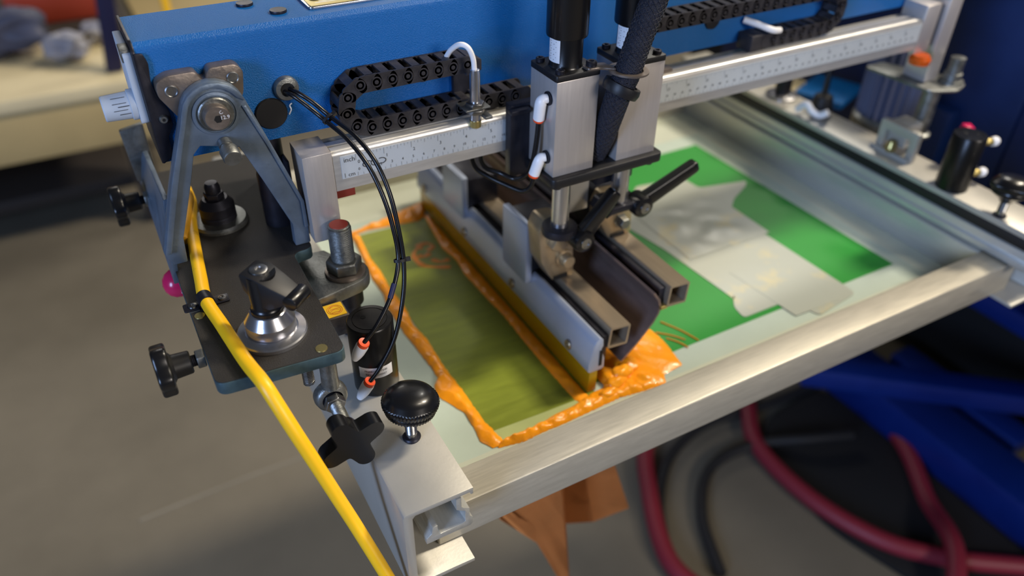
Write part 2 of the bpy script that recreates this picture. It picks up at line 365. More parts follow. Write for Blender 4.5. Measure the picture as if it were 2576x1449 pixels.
obox(mk, (.0088, Yt, 1.0765), (.00016, 0, 0), (0, .00005, 0), (0, 0, .002))
finish(mk, 'ruler_numerals', 'ink_print', rs); finish(tkm, 'ruler_ticks', 'print_faint', rs)
lg = nb()
for c, a0, a1, rx in (((.0295), .7, 5.4, .0042), ((.0355), .2, 6.4, .0028), ((.0420), -2.3, 2.0, .0042)):
    tube(lg, [(c + rx * math.cos(a0 + (a1 - a0) * k / 14), Yt, 1.0828 + .0026 * math.sin(a0 + (a1 - a0) * k / 14)) for k in range(15)], .0004, 6, 2)
finish(lg, 'printed_logo', 'ink_print', rs)
finish(B(-.0255, -.0002, -.0005, .0345, 1.018, 1.1005), 'end_block', 'block_alu', rl, .0006)
finish(B(.736, .763, -.0005, .0345, 1.056, 1.116), 'end_block', 'block_alu', rl, .003)
finish(B(.776, .802, -.0005, .0345, 1.0122, 1.128), 'end_plate', 'block_alu', rl, .003)
finish(B(.7631, .7759, .006, .030, 1.06, 1.11), 'end_spacer', 'dark_steel', rl, .001)
finish(B(-.002, .018, .006, .030, 1.052, 1.0628), 'stop_buffer', 'maroon', rl, .0006)
finish(LA((.7445, -.005, 1.045), (0, 0, 1), [(.006, 0), (.012, .001), (.013, .007), (.010, .012), (0, .0125)], 24), 'stop_buffer', 'amber', rl)

# ------------------------------------------------------------------ energy chains
def link_mesh(p, h, wd):
    bm = nb()
    side = []
    for k in range(9): a = PI / 2 + PI * k / 8; side.append((-p * .45 + h * .5 * math.cos(a) * .62, h * .5 * math.sin(a)))
    for k in range(9): a = -PI / 2 + PI * k / 8; side.append((p * .45 + h * .5 * math.cos(a) * .62, h * .5 * math.sin(a)))
    for s in (-1, 1):
        y0 = s * wd / 2; prism(bm, side, 'y', y0 - .0009, y0 + .0009)
        lathe(bm, (-p * .42, y0 + s * .0007, 0), (0, s, 0), [(.0046, 0), (.0046, .0007), (.0036, .0007), (.0034, .0002), (.0018, .0002), (.0018, .0008), (0, .0008)], 16)
    box(bm, -p * .30, p * .22, -wd / 2, wd / 2, h * .5 - .0016, h * .5)
    box(bm, -p * .30, p * .22, -wd / 2, wd / 2, -h * .5, -h * .5 + .0016)
    bmesh.ops.recalc_face_normals(bm, faces=bm.faces)
    me = bpy.data.meshes.new('chain_link'); bm.to_mesh(me); bm.free(); me.materials.append(MATS['chain_plastic']); return me
LM = link_mesh(.0140, .0145, .0205)
def chain(label, pts, y, loc):
    root = thing('cable_chain', label, 'cable chain', loc)
    L = [0]; P = [Vector((a, 0, b)) for a, b in pts]
    for a, b in zip(P, P[1:]): L.append(L[-1] + (b - a).length)
    s = .007
    while s < L[-1]:
        i = max(k for k in range(len(L)) if L[k] <= s); i = min(i, len(P) - 2)
        t = (s - L[i]) / (L[i + 1] - L[i]); q = P[i].lerp(P[i + 1], t); d = (P[i + 1] - P[i]).normalized()
        j = min(i + 1, len(P) - 2)
        if t > .5: d = (d + (P[j + 1] - P[j]).normalized() * (t - .5)).normalized()
        o = bpy.data.objects.new('chain_link', LM); COL.objects.link(o); o.parent = root
        o.location = Vector((q.x, y, q.z)) - Vector(loc); o.rotation_euler = (0, -math.atan2(d.z, d.x), 0)
        s += .0140
    return root
cx, cz, cr = .0405, 1.1283, .0193
pts = [(.134, cz + cr), (cx, cz + cr)] + [(cx + cr * math.cos(PI / 2 + PI * k / 24), cz + cr * math.sin(PI / 2 + PI * k / 24)) for k in range(1, 24)] + [(cx, cz - cr), (.196, cz - cr)]
ch1 = chain('dirty black cable chain looped on the rail left of the print cylinders', pts, .0228, (.1, .0228, 1.1))
finish(PR(rpoly([(.132, 1.137), (.132, 1.1555), (.147, 1.1500), (.147, 1.140)], .001), 'y', .0125, .0335), 'chain_end', 'chain_plastic', ch1, .0005)
finish(PR(rpoly([(.127, 1.0998), (.127, 1.1365), (.150, 1.1365), (.150, 1.118), (.140, 1.110), (.140, 1.0998)], .001), 'y', .0300, .0345), 'mount_tab', 'dark_steel', ch1, .0005)
cx, cz, cr = .578, 1.1300, .0200
pts = [(.325, cz + cr), (cx, cz + cr)] + [(cx + cr * math.cos(PI / 2 - PI * k / 24), cz + cr * math.sin(PI / 2 - PI * k / 24)) for k in range(1, 24)] + [(cx, cz - cr), (.486, cz - cr)]
ch2 = chain('black cable chain looped on the rail right of the print cylinders', pts, .0228, (.45, .0228, 1.1))
finish(B(.470, .490, .012, .0345, 1.1000, 1.1175), 'chain_end', 'chain_plastic', ch2, .001)
finish(TU([(.474, .033, 1.129), (.484, .02, 1.126), (.497, .012, 1.121), (.510, .014, 1.118)], .0035), 'feed_cable', 'label_white', ch2)

# ------------------------------------------------------------------ proximity sensor
sn = thing('proximity_sensor', 'silver barrel sensor with pale cable standing in front of the cable chain', 'sensor', (.1328, -.002, 1.098))
finish(LA((.1328, -.002, 1.098), (0, 0, 1), [(.0044, 0), (.0046, .004), (.0046, .046), (.0042, .050), (.0026, .0505), (0, .0505)], 28), 'barrel', 'machined', sn)
for z in (1.1085, 1.1145): hexa_o = finish(hexa(nb(), (.1328, -.002, z), (0, 0, 1), .0085, .0042, .3), 'nut', 'steel', sn, .0003)
finish(B(.121, .145, -.008, .026, 1.1128, 1.1143), 'bracket', 'zinc', sn, .0004)
finish(B(.138, .145, -.012, .004, 1.1040, 1.1068), 'bracket', 'zinc', sn, .0004)
finish(LA((.1328, -.002, 1.0975), (0, 0, 1), [(.004, -.003), (.0052, -.002), (.0052, .004), (0, .004)], 20), 'sensor_tip', 'brass', sn)
finish(TU([(.1175, .021, 1.1545), (.1190, .014, 1.1625), (.1225, .004, 1.1695), (.1275, -.001, 1.1675), (.1315, -.002, 1.158), (.1326, -.002, 1.1475)], .0023), 'sensor_cable', 'label_white', sn)

# ------------------------------------------------------------------ black head plate
ZP = 1.012
pl = thing('head_plate', 'black speckled steel plate carrying the indexing lever and the yellow hose', 'machine plate', (-.093, .03, 1.0005))
po = rpoly([(-.1415, -.1335), (-.0475, -.1405), (-.0452, .0030), (-.0270, .0040), (-.0270, .21), (-.1405, .21)], .0085, 6)
finish(PR(po, 'z', 1.0005, 1.0114), 'plate_body', 'plate_edge', pl, .0006)
pt2 = rpoly([(-.1411, -.1329), (-.0479, -.1398), (-.0456, .0036), (-.0274, .0046), (-.0274, .2095), (-.1401, .2095)], .0083, 6)
finish(PR(pt2, 'z', 1.0114, ZP), 'top_coating', 'black_coat', pl)
wl = nb()
v = [wl.verts.new(c) for c in ((-.1445, .0225, 1.0), (-.1400, .0225, 1.0), (-.1345, .0225, 1.080), (-.1300, .0225, 1.080), (-.1425, .232, 1.0), (-.1380, .232, 1.0), (-.1325, .205, 1.040), (-.1280, .205, 1.040))]
for q in ((0, 1, 3, 2), (4, 6, 7, 5), (0, 4, 5, 1), (2, 3, 7, 6), (0, 2, 6, 4), (1, 5, 7, 3)): wl.faces.new([v[i] for i in q])
finish(wl, 'side_gusset', 'grey_iron', pl, .0006)
finish(PR(rpoly([(-.1475, 1.062), (-.125, 1.066), (-.125, 1.006), (-.1445, 1.006)], .002), 'y', .2105, .2165), 'rear_tab', 'zinc', pl, .0006)
finish(LA((-.0390, .062, 1.0121), (0, 0, 1), [(.014, 0), (.014, .05), (.0125, .055), (.0125, .085), (.0105, .0930), (0, .0930)], 28), 'support_post', 'dark_steel', pl)
finish(B(-.0300, -.0272, .040, .150, 1.0121, 1.080), 'support_web', 'dark_steel', pl, .0006)
for x, y, r, m in ((-.0636, -.1305, .0046, 'brass'), (-.1352, -.0480, .0042, 'brass'), (-.1365, -.0330, .0042, 'steel')):
    finish(LA((x, y, ZP), (0, 0, 1), [(r, 0), (r * .95, .0007), (0, .0009)], 24), 'rivet', m, pl)
finish(PR(rrect(-.1412, -.1335, -.0415, -.0405, .0004), 'z', ZP, ZP + .0006), 'score_line', 'zinc', pl)

# indexing lever
lv = thing('indexing_lever', 'polished steel flange with black locking lever on the black plate', 'lever', (-.0905, -.0955, ZP))
finish(LA((-.0905, -.0955, ZP + .0002), (0, 0, 1), [(.0266, 0), (.0266, .0030), (.0256, .0040), (.0200, .0056), (.0198, .0050), (0, .0050)], 64), 'flange', 'machined', lv, smooth=12)
finish(LA((-.0905, -.0955, ZP + .0050), (0, 0, 1), [(.0188, 0), (.0188, .0098), (.0184, .0104), (.0136, .0178), (.0128, .0184), (0, .0184)], 56), 'cone', 'machined', lv, smooth=12)
finish(LA((-.0905, -.0955, ZP + .0232), (0, 0, 1), [(.0124, 0), (.0124, .003), (.0116, .0036), (.0108, .0060), (.0112, .0260), (.0112, .0340), (0, .0340)], 40), 'post', 'black_plastic', lv)
lb = nb(); ang = math.radians(-50); dh = Vector((math.cos(ang), math.sin(ang), 0)); sn_ = Vector((-dh.y, dh.x, 0)); ax0 = Vector((-.0905, -.0955, 0))
prf = [(-.0112, 1.0560, .0085), (-.0115, 1.0690, .0095), (-.0100, 1.0716, .0100), (.0020, 1.0712, .0118), (.0140, 1.0655, .0104), (.0270, 1.0592, .0080), (.0275, 1.0530, .0080), (.0160, 1.0470, .0096), (.0100, 1.0440, .0100), (.0000, 1.0450, .0100)]
L_ = [[lb.verts.new(ax0 + dh * s + sn_ * (k * hw) + Vector((0, 0, z))) for s, z, hw in prf] for k in (-1, 1)]
lb.faces.new(L_[0]); lb.faces.new(list(reversed(L_[1])))
for k in range(len(prf)): q = (k + 1) % len(prf); lb.faces.new((L_[0][k], L_[1][k], L_[1][q], L_[0][q]))
finish(lb, 'lever_arm', 'black_satin', lv, .0010)
tp_ = ax0 + dh * .0290 + Vector((0, 0, 1.0548))
finish(CY(tp_ - sn_ * .0098, tp_ + sn_ * .0098, .0060, n=24), 'lever_tip', 'black_plastic', lv, .0012)
finish(LA(ax0 - dh * .0005 + Vector((0, 0, 1.0705)), (.03, -.03, 1), [(.0066, -.002), (.0066, .0016), (.0056, .0022), (.0026, .0022), (.0022, .0010), (0, .0010)], 28), 'cap_screw', 'steel', lv)

# rear clamp bolt
rb = thing('rear_clamp_bolt', 'dark hex bolt with round collar and washer inside the pivot frame', 'bolt', (-.0895, .085, ZP))
finish(LA((-.0895, .085, ZP + .0002), (0, 0, 1), [(.0255, 0), (.0255, .0025), (.0235, .0045), (.017, .005), (0, .005)], 48), 'washer', 'zinc', rb)
finish(LA((-.0895, .085, ZP + .005), (0, 0, 1), [(.0158, 0), (.0158, .004), (.0150, .005), (.0158, .006), (.0158, .0145), (.0110, .0210), (0, .0210)], 44), 'collar', 'dark_steel', rb)
finish(hexa(nb(), (-.0895, .085, ZP + .0258), (0, 0, 1), .0090, .0062, .2), 'nut', 'dark_steel', rb, .0004)
finish(LA((-.0895, .085, ZP + .0318), (0, 0, 1), [(.0068, 0), (.0068, .006), (.0052, .0095), (0, .0100)], 28), 'bolt_end', 'dark_steel', rb)

# round hand knobs on the left edge
def lobes(R, n, depth, ph, N=96, sharp=1.0):
    out = []
    for i in range(N):
        a = 2 * PI * i / N; c = math.cos(n * (a - ph)); c = math.copysign(abs(c) ** sharp, c)
        r = R * (1 - depth / 2 + depth / 2 * c); out.append((r * math.cos(a), r * math.sin(a)))
    return out
def hand_knob(label, x, y, z):
    k = thing('hand_knob', label, 'knob', (x, y, z), 'black hand knobs on the left edge of the plate')
    finish(PR([(y + a, z + b) for a, b in lobes(.0210, 5, .17, .5)], 'x', x - .0055, x + .0055), 'knob_grip', 'black_plastic', k, .0022, 3)
    finish(LA((x + .0055, y, z), (1, 0, 0), [(.0120, 0), (.0095, .002), (.0088, .0135), (.0078, .0145), (0, .0145)], 28), 'knob_hub', 'black_satin', k)
    finish(LA((x + .020, y, z), (1, 0, 0), thread(.0046, 0, .006, .0012, .0004) + [(0, .006)], 20), 'threaded_shank', 'dark_steel', k)
    finish(hexa(nb(), (x + .0235, y, z), (1, 0, 0), .0078, .0062, .3), 'jam_nut', 'zinc', k, .0003)
hand_knob('black hand knob on the near left edge of the black plate', -.1715, -.0900, 1.0045)
hand_knob('black hand knob on the far left edge of the plate behind the pivot frame', -.1680, .1740, 1.0045)
# pink ball
pk = thing('pink_ball_handle', 'glossy pink ball handle poking out below the left edge of the plate', 'ball handle', (-.143, .054, .970))
finish(LA((-.1270, .054, .980), (-1, 0, 0), [(0, -.004), (.010, -.003), (.0128, .004), (.0136, .0115), (.0128, .0180), (.0102, .0225), (.006, .0255), (0, .0268)], 36), 'ball', 'pink', pk)
t_ = nb(); text(t_, 'alu', .0075, (-.1365, .0405, .9790), (1, 0, 0), (0, .35, .94)); finish(t_, 'ball_lettering', 'label_white', pk)
finish(CY((-.130, .054, .980), (-.095, .054, .980), .005), 'stem', 'steel', pk)
finish(B(-.104, -.090, .046, .062, .970, 1.0004), 'stem_block', 'dark_steel', pk, .0006)

# ------------------------------------------------------------------ yellow hose
yh = thing('yellow_hose', 'bright yellow air hose clipped along the plate and running down in front', 'hose', (-.11, -.05, 1.012))
finish(TU([(-.1065, .150, 1.0178), (-.1075, .120, 1.0176), (-.1145, .085, 1.0176), (-.1193, .045, 1.0176), (-.1246, -.0054, 1.0176), (-.1272, -.0374, 1.0176), (-.1229, -.0762, 1.0176), (-.1174, -.1240, 1.0178), (-.1123, -.1505, 1.0165), (-.1075, -.1642, 1.0030), (-.1019, -.1742, .9837), (-.0961, -.1810, .9630), (-.0900, -.1877, .9409), (-.0835, -.1959, .9175), (-.0769, -.2052, .8943), (-.0658, -.2270, .8547), (-.0549, -.2513, .8139), (-.035, -.295, .74)], .0053, 18, 10), 'hose_run', 'yellow_hose', yh)
finish(TU([(-.1080, .128, 1.0245), (-.1095, .112, 1.0270), (-.1150, .094, 1.0262), (-.1215, .075, 1.0225), (-.1262, .058, 1.0180)], .0050, 16), 'hose_tail', 'yellow_dirty', yh)
rd = nb()
for c in ((-.0748, -.2100, .8925), (-.0660, -.2318, .8560)): blob(rd, c, (.0007, .0007, .0009), sub=1)
finish(rd, 'paint_specks', 'red_print', yh)
cl = thing('hose_clip', 'small black strap clip holding the yellow hose to the plate', 'clip', (-.1262, -.036, ZP))
finish(LA((-.1270, -.0420, 1.0176), (-.08, 1, 0), [(.0054, 0), (.0062, .0002), (.0062, .0105), (.0054, .0107)], 28), 'strap', 'dark_steel', cl)
for x in (-.1150, -.1380):
    f = finish(PR(rrect(x - .0070, x + .0055, -.0400, -.0290, .002), 'z', ZP, ZP + .0012), 'foot', 'dark_steel', cl, .0003)
    finish(LA((x + .0004, -.0345, ZP + .0012), (0, 0, 1), [(.0036, 0), (.0033, .0012), (.0014, .0018), (.0012, .0010), (0, .0010)], 24), 'screw', 'steel', f)

# ------------------------------------------------------------------ lug, stud, spacer block
lug = thing('stud_lug', 'thick grey steel lug with a large threaded stud and hex nut beside the plate', 'bolt', (-.0085, -.011, .975))
lo = [(-.0400, -.0400), (-.0300, -.0385), (-.0060, -.0335)] + [(-.0055 + .0205 * math.cos(a), -.0125 + .0205 * math.sin(a)) for a in [(-1.3 + 2.5 * k / 10) for k in range(11)]] + [(-.0020, .0090), (-.0120, .0310), (-.0420, .0330)]
finish(PR(lo, 'z', .9755, .9880), 'lug_body', 'zinc', lug, .001)
SX, SY = -.0060, -.0120
finish(LA((SX, SY, .9880), (0, 0, 1), [(.0178, 0), (.0182, .0012), (.0176, .0030), (.0150, .0036), (0, .0036)], 44), 'washer', 'hinge_steel', lug)
finish(hexa(nb(), (SX, SY, .9915), (0, 0, 1), .0160, .0115, .35), 'nut', 'zinc', lug, .0008)
finish(LA((SX, SY, 1.0030), (0, 0, 1), [(.0100, 0)] + thread(.0104, .0005, .0335, .0019, .0009) + [(.0096, .0345), (.0085, .0352), (0, .0352)], 36), 'stud', 'zinc', lug)
finish(LA((SX, SY, 1.0378), (0, 0, 1), [(.0084, 0), (.0080, .0008), (0, .0010)], 28), 'painted_stud_end', 'maroon', lug)
finish(LA((SX, SY, .9205), (0, 0, 1), [(.0100, 0), (.0100, .034), (.0135, .035), (.0135, .050), (.0150, .0548), (0, .0549)], 32), 'lower_stud', 'dark_steel', lug)
sb = thing('sticker_block', 'small dark metal block with a yellow warning sticker beside the stud', 'block', (-.029, -.048, .96))
finish(B(-.0400, -.0205, -.0620, -.0400, .9600, .9800), 'block_body', 'hinge_steel', sb, .0008)
st = finish(PR(rrect(-.0385, -.0220, -.0600, -.0420, .0008), 'z', .9800, .9806), 'sticker', 'sticker_yellow', sb)
t_ = nb()
for r_ in (.0052, .0066): tube(t_, [(-.0302 + r_ * math.cos(2 * PI * k / 18), -.0510 + r_ * math.sin(2 * PI * k / 18), .9806) for k in range(19)], .00022, 5, 2)
for k in range(4): tube(t_, [(-.0345 + .0003 * k, -.0545 + k * .0023, .9806), (-.0300, -.0535 + k * .0023 + (.0008 if k % 2 else -.0008), .9806), (-.0258, -.0545 + k * .0023, .9806)], .00020, 5, 3)
finish(t_, 'sticker_drawing', 'red_print', st)
finish(LA((-.0230, -.0622, .9700), (0, -1, 0), [(.0018, 0), (.0018, .001), (0, .001)], 16), 'set_screw', 'steel', sb)

# ------------------------------------------------------------------ eye bolt with star knob
eb = thing('eye_bolt_knob', 'zinc eye bolt with threaded rod and black four arm star knob', 'star knob', (-.060, -.13, .93))
EX, EY, EZ = -.0607, -.1205, .9530
finish(LA((EX, EY + .006, EZ), (0, -1, 0), [(.0080, 0), (.0118, .0), (.0135, .002), (.0138, .006), (.0128, .0100), (.0112, .0115), (.0086, .0120), (.0080, .0105), (.0080, 0)], 40), 'eye_ring', 'zinc', eb)
finish(LA((EX + .0012, EY, EZ + .010), (0.02, 0, 1), [(.0072, 0), (.0068, .010), (.0066, .037), (0, .037)], 28), 'eye_shank', 'zinc', eb)
sp = [(EX - .0125 + .0040 * math.cos(2 * PI * k / 10), EY + .012 + .0040 * math.sin(2 * PI * k / 10), .962 + .00016 * k) for k in range(0, 200)]
finish(TU(sp, .0008, 6, 1, smooth=False), 'spring', 'steel', eb)
finish(LA((EX, EY + .010, EZ), (-.02, -1, -.04), [(.0078, 0), (.0078, .016), (0, .016)], 24), 'bushing', 'dark_steel', eb)
finish(hexa(nb(), (EX, EY - .0065, EZ - .0002), (-.02, -1, -.04), .0088, .0070, .2), 'nut', 'steel', eb, .0005)
finish(LA((EX, EY - .0130, EZ - .0004), (-.02, -1, -.04), [(.0050, 0)] + thread(.0056, .0005, .0265, .0013, .0005) + [(0, .027)], 28), 'threaded_rod', 'zinc', eb)
finish(LA((EX - .0005, EY - .0345, EZ - .0012), (-.02, -1, -.04), [(.0078, 0), (.0085, .002), (.0110, .012), (0, .012)], 28), 'knob_hub', 'black_plastic', eb)
kb = PR([(a, b) for a, b in lobes(.0270, 4, .50, .42, 120, .85)], 'y', -.0065, .0065)
ed = [e for e in kb.edges if len(e.link_faces) == 2 and e.calc_face_angle(0) > 0.9]
bmesh.ops.bevel(kb, geom=ed, offset=.0030, segments=3, affect='EDGES', profile=.5, clamp_overlap=True)
bmesh.ops.translate(kb, verts=kb.verts, vec=(EX - .0012, EY - .0500, EZ - .0030))
finish(kb, 'star_grip', 'black_plastic', eb)

# ------------------------------------------------------------------ left clamp channel
def channel(name, label, mirror, y0, y1):
    mx = (lambda x: .735 - x) if mirror else (lambda x: x)
    t = thing(name, label, 'clamp rail', (mx(-.02), (y0 + y1) / 2, .826))
    cp = [(-.0485, .8255), (-.0485, .9165), (-.0475, .9188), (-.0452, .9200), (.0098, .9200), (.0098, .9128), (.0076, .9128), (.0070, .9155), (-.0385, .9155), (-.0408, .9130), (-.0412, .8300), (.0095, .8295), (.0095, .8255)]
    finish(PR([(mx(a), b) for a, b in cp], 'y', y0, y1), 'channel', 'anodised', t, .0004)
    bp = [(-.0310, .8738), (.0070, .8738), (.0092, .8760), (.0092, .8830), (.0068, .8860), (.0068, .8955), (.0020, .8985), (.0000, .9010), (.0000, .9120), (-.0045, .9120), (-.0045, .8995), (.0000, .8960), (.0028, .8940), (.0028, .8815), (-.0010, .8800), (-.0190, .8795), (-.0210, .8830), (-.0210, .8910), (-.0252, .8910), (-.0262, .8840), (-.0310, .8800)]
    finish(PR([(mx(a), b) for a, b in bp], 'y', y0 + .0012, y1 - .004), 'press_bar', 'aluminium_y', t, .0003)
    if mirror: finish(B(.7262, .7300, y0 + .003, y1 - .006, .8992, .9126), 'dark_gap_strip', 'black_satin', t, .0004)  # black strip added to darken the gap under the flange lip
    return t
channel('clamp_channel', 'pale aluminium clamp channel gripping the near left end of the screen frame', False, -.2335, .405)
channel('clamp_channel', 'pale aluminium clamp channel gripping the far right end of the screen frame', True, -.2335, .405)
def thumb_knob(label, x, y):
    t = thing('thumb_knob', label, 'knob', (x, y, .92), 'knurled black thumb knobs on the clamp channels')
    finish(LA((x, y, .92), (0, 0, 1), [(.0074, 0), (.0076, .0014), (.0066, .0026), (.0046, .0030), (0, .0030)], 28), 'seat_ring', 'dark_steel', t)
    finish(LA((x, y, .9228), (0, 0, 1), [(.0046, 0), (.0046, .004)] + thread(.0049, .004, .020, .0012, .0004) + [(0, .0205)], 24), 'screw_shaft', 'steel', t)
    tx = Vector((.10, .05, 1)).normalized()
    finish(LA((x, y, .9395), tx, [(.0070, 0), (.0090, .003), (.0160, .0080), (.0200, .0105), (.0210, .0130), (.0198, .0146), (.0196, .0152), (.0226, .0168), (.0232, .0205), (.0224, .0228), (.0210, .0234), (.0196, .0262), (.0150, .0296), (.009, .0312), (.004, .0317), (0, .0318)], 100, rip=({3, 4, 7, 8, 9}, .0012)), 'knob_head', 'black_plastic', t, smooth=60)
    return t
thumb_knob('knurled black thumb knob on the near end of the left clamp channel', -.0113, -.1642)
thumb_knob('knurled black thumb knob on the near end of the right clamp channel', .7345, -.1737)

# ------------------------------------------------------------------ pneumatic cylinders on the channels
def air_cyl(label, x, y, near):
    t = thing('clamp_cylinder', label, 'air cylinder', (x, y, .92), 'short black air cylinders on the clamp channels')
    b_ = finish(LA((x, y, .92), (0, 0, 1), [(.0190, 0), (.0194, .001), (.0194, .0695), (.0184, .0710), (.0148, .0712), (.0146, .0706), (.0142, .0706), (.0140, .0712), (0, .0714)], 56), 'barrel', 'black_cyl', t)
    finish(LA((x - .004, y + .004, .9913), (0, 0, 1), [(.0022, 0), (.0022, .0003), (0, .0003)], 16), 'top_hole', 'hole_black', b_)
    finish(LA((x + .006, y - .005, .9913), (0, 0, 1), [(.0014, 0), (.0014, .0003), (0, .0003)], 16), 'top_hole', 'hole_black', b_)
    return t, b_
ac, bar = air_cyl('short black air cylinder with two white hose fittings on the left channel', -.0120, -.0890, True)
R_ = .01955; cxx, cyy = -.0120, -.0890
def wrap(a, z): return (cxx + R_ * math.sin(a), cyy - R_ * math.cos(a), z)
lb = nb(); N = 16
A0, A1 = -1.05, .50
top = [lb.verts.new(wrap(A0 + (A1 - A0) * k / N, .9530)) for k in range(N + 1)]; bot = [lb.verts.new(wrap(A0 + (A1 - A0) * k / N, .9415)) for k in range(N + 1)]
for k in range(N): lb.faces.new((bot[k], bot[k + 1], top[k + 1], top[k]))
lbl = finish(lb, 'label', 'label_white', bar)
R_ = .01968
t_ = nb()
text(t_, 'PN441011-P540', .0030, None or (0, 0, 0), (1, 0, 0), (0, 0, 1), fn=lambda a, b: wrap(-.28 + a / R_, .9492 + b))
text(t_, 'RE2000800007', .0030, (0, 0, 0), (1, 0, 0), (0, 0, 1), fn=lambda a, b: wrap(-.28 + a / R_, .9452 + b))
finish(t_, 'label_text', 'ink_print', lbl)
for p0, p1 in (((-.0253, -.1100, .9858), (-.0318, -.1035, .9680)), ((-.0252, -.1120, .9445), (-.0322, -.1075, .9290))):
    p0 = Vector(p0); p1 = Vector(p1); d = p1 - p0
    f = finish(LA(p0 + d * .12, d, [(.0050, 0), (.0053, .002), (.0050, .010), (.0042, .015), (.0030, .0195), (0, .0205)], 28), 'fitting', 'white_plastic', ac)
    finish(LA(p0, d, [(.0036, -.001), (.0046, -.0012), (.0050, .0008), (.0046, .0028), (0, .0028)], 28), 'release_ring', 'orange_ring', f)
    finish(CY(p0 + d * .6, (cxx - .010, cyy - .010, (p0 + d * .6).z), .0035), 'fitting_stem', 'white_plastic', f)
ac2, bar2 = air_cyl('short black air cylinder with cream fittings on the right channel', .7455, -.1000, False)
for z in (.9770, .9350):
    f = finish(CY((.764, -.103, z), (.780, -.109, z), .0048), 'fitting', 'brass', ac2, .0006); finish(LA((.779, -.109, z), (1, -.3, .1), [(.0056, 0), (.006, .006), (.004, .009), (0, .009)], 20), 'fitting_cap', 'label_white', f)

# ------------------------------------------------------------------ black air tubes
TA = [(-.0230, .0310, 1.1465), (-.0188, .02, 1.1458), (-.0109, .012, 1.1387), (-.0012, 0.0, 1.1288), (.0062, -.03, 1.1233), (.0130, -.052, 1.1098), (.0178, -.066, 1.0889), (.0203, -.076, 1.0642), (.0192, -.085, 1.0374), (.0065, -.097, 1.0153), (-.0107, -.106, .9972), (-.0253, -.1100, .9858)]
TB = [(-.0186, .0310, 1.1480), (-.0145, .02, 1.1473), (-.0064, .012, 1.1413), (.0037, 0.0, 1.1309), (.0124, -.03, 1.1253), (.0189, -.052, 1.1129), (.0233, -.066, 1.0910), (.0245, -.076, 1.0648), (.0236, -.085, 1.0360), (.0169, -.095, 1.0081), (.0027, -.105, .9762), (-.0147, -.1105, .9543), (-.0252, -.1120, .9445)]
ta = thing('air_tube', 'thin black air tube with blue mark ending at the upper white fitting', 'air tube', (0, -.03, 1.1))
finish(TU(TA, .0019, 12, 10), 'tube_run', 'tube_black', ta)
finish(TU([(.0110, -.0935, 1.0222), (.0078, -.0959, 1.0176), (.0045, -.0985, 1.0128)], .00225, 12, 6), 'blue_mark', 'navy', ta)
tb = thing('air_tube', 'thin black air tube bowing right to the lower white fitting', 'air tube', (.005, -.03, 1.1))
finish(TU(TB, .0019, 12, 10), 'tube_run', 'tube_black', tb)
def tie(p, d, label):
    t = thing('cable_tie', label, 'cable tie', p, 'black ties round the air tubes'); d = Vector(d).normalized()
    a = Vector(TB[3]) - Vector(TA[3]); u = (a - d * a.dot(d)).normalized(); v = d.cross(u); bm = nb(); rg = []
    for h in (-.0012, .0012):
        for r_ in (1.0, 1.22): rg.append([bm.verts.new(Vector(p) + d * h + u * (.0045 * r_ * math.cos(2 * PI * k / 20)) + v * (.0026 * r_ * math.sin(2 * PI * k / 20))) for k in range(20)])
    for A, C in ((0, 1), (1, 3), (3, 2), (2, 0)):
        for k in range(20): bm.faces.new((rg[A][k], rg[A][(k + 1) % 20], rg[C][(k + 1) % 20], rg[C][k]))
    finish(bm, 'tie_loop', 'black_satin', t); finish(obox(nb(), Vector(p) + u * .0060, u * .0022, v * .0016, d * .0016), 'tie_head', 'black_satin', t)
tie((.00125, 0, 1.1299), Vector(TA[4]) - Vector(TA[2]), 'black cable tie round both air tubes near the grommet')
tie((.0209, -.085, 1.0368), (-.004, -.018, -.055), 'black cable tie round both air tubes above the clamp cylinder')

# ------------------------------------------------------------------ screen frame with mesh
sf = thing('screen_frame', 'rectangular aluminium screen printing frame holding the stencil mesh', 'screen frame', (.3675, .1, .8305))
finish(B(-.012, .747, -.2095, -.1750, .8305, .8730), 'frame_member', 'frame_alu', sf, .0016, 3)
finish(B(-.012, .747, .3770, .4115, .8305, .8730), 'frame_member', 'frame_alu', sf, .0016, 3)
finish(B(-.012, .0130, -.1749, .3769, .8305, .8730), 'frame_member', 'aluminium_y', sf, .0016, 3)
finish(B(.7215, .747, -.1749, .3769, .8305, .8730), 'frame_member', 'aluminium_y', sf, .0016, 3)
ZM = .8320
ms = finish(B(.0131, .7214, -.1748, .3768, .8312, ZM), 'mesh', 'mesh', sf)
finish(PR([(.0132, -.1747), (.7213, -.1747), (.7213, -.142), (.0132, -.139)], 'z', ZM, ZM + .0004), 'border_tape', 'frame_tape', ms)
finish(PR([(.0132, .30), (.7213, .30), (.7213, .3767), (.0132, .3767)], 'z', ZM, ZM + .0004), 'border_tape', 'frame_tape', ms)
finish(PR([(.6860, -.1415), (.7213, -.1415), (.7213, .2995), (.6900, .2995)], 'z', ZM, ZM + .0004), 'border_tape', 'frame_tape', ms)
finish(PR([(.0900, -.1090), (.6680, -.1090), (.6610, .2700), (.0940, .2700)], 'z', ZM, ZM + .0003), 'emulsion', 'emulsion', ms)
finish(PR([(.0900, .2720), (.1767, .2680), (.2050, .2640), (.2050, -.1213), (.1378, -.1200), (.0820, -.1180)], 'z', ZM + .0003, ZM + .0006), 'ink_film', 'ink_film', ms)
finish(PR([(.0850, -.1181), (.1378, -.1201), (.2050, -.1214), (.2050, -.1300), (.0880, -.1350)], 'z', ZM + .0003, ZM + .0006), 'ink_film', 'film_pale', ms)
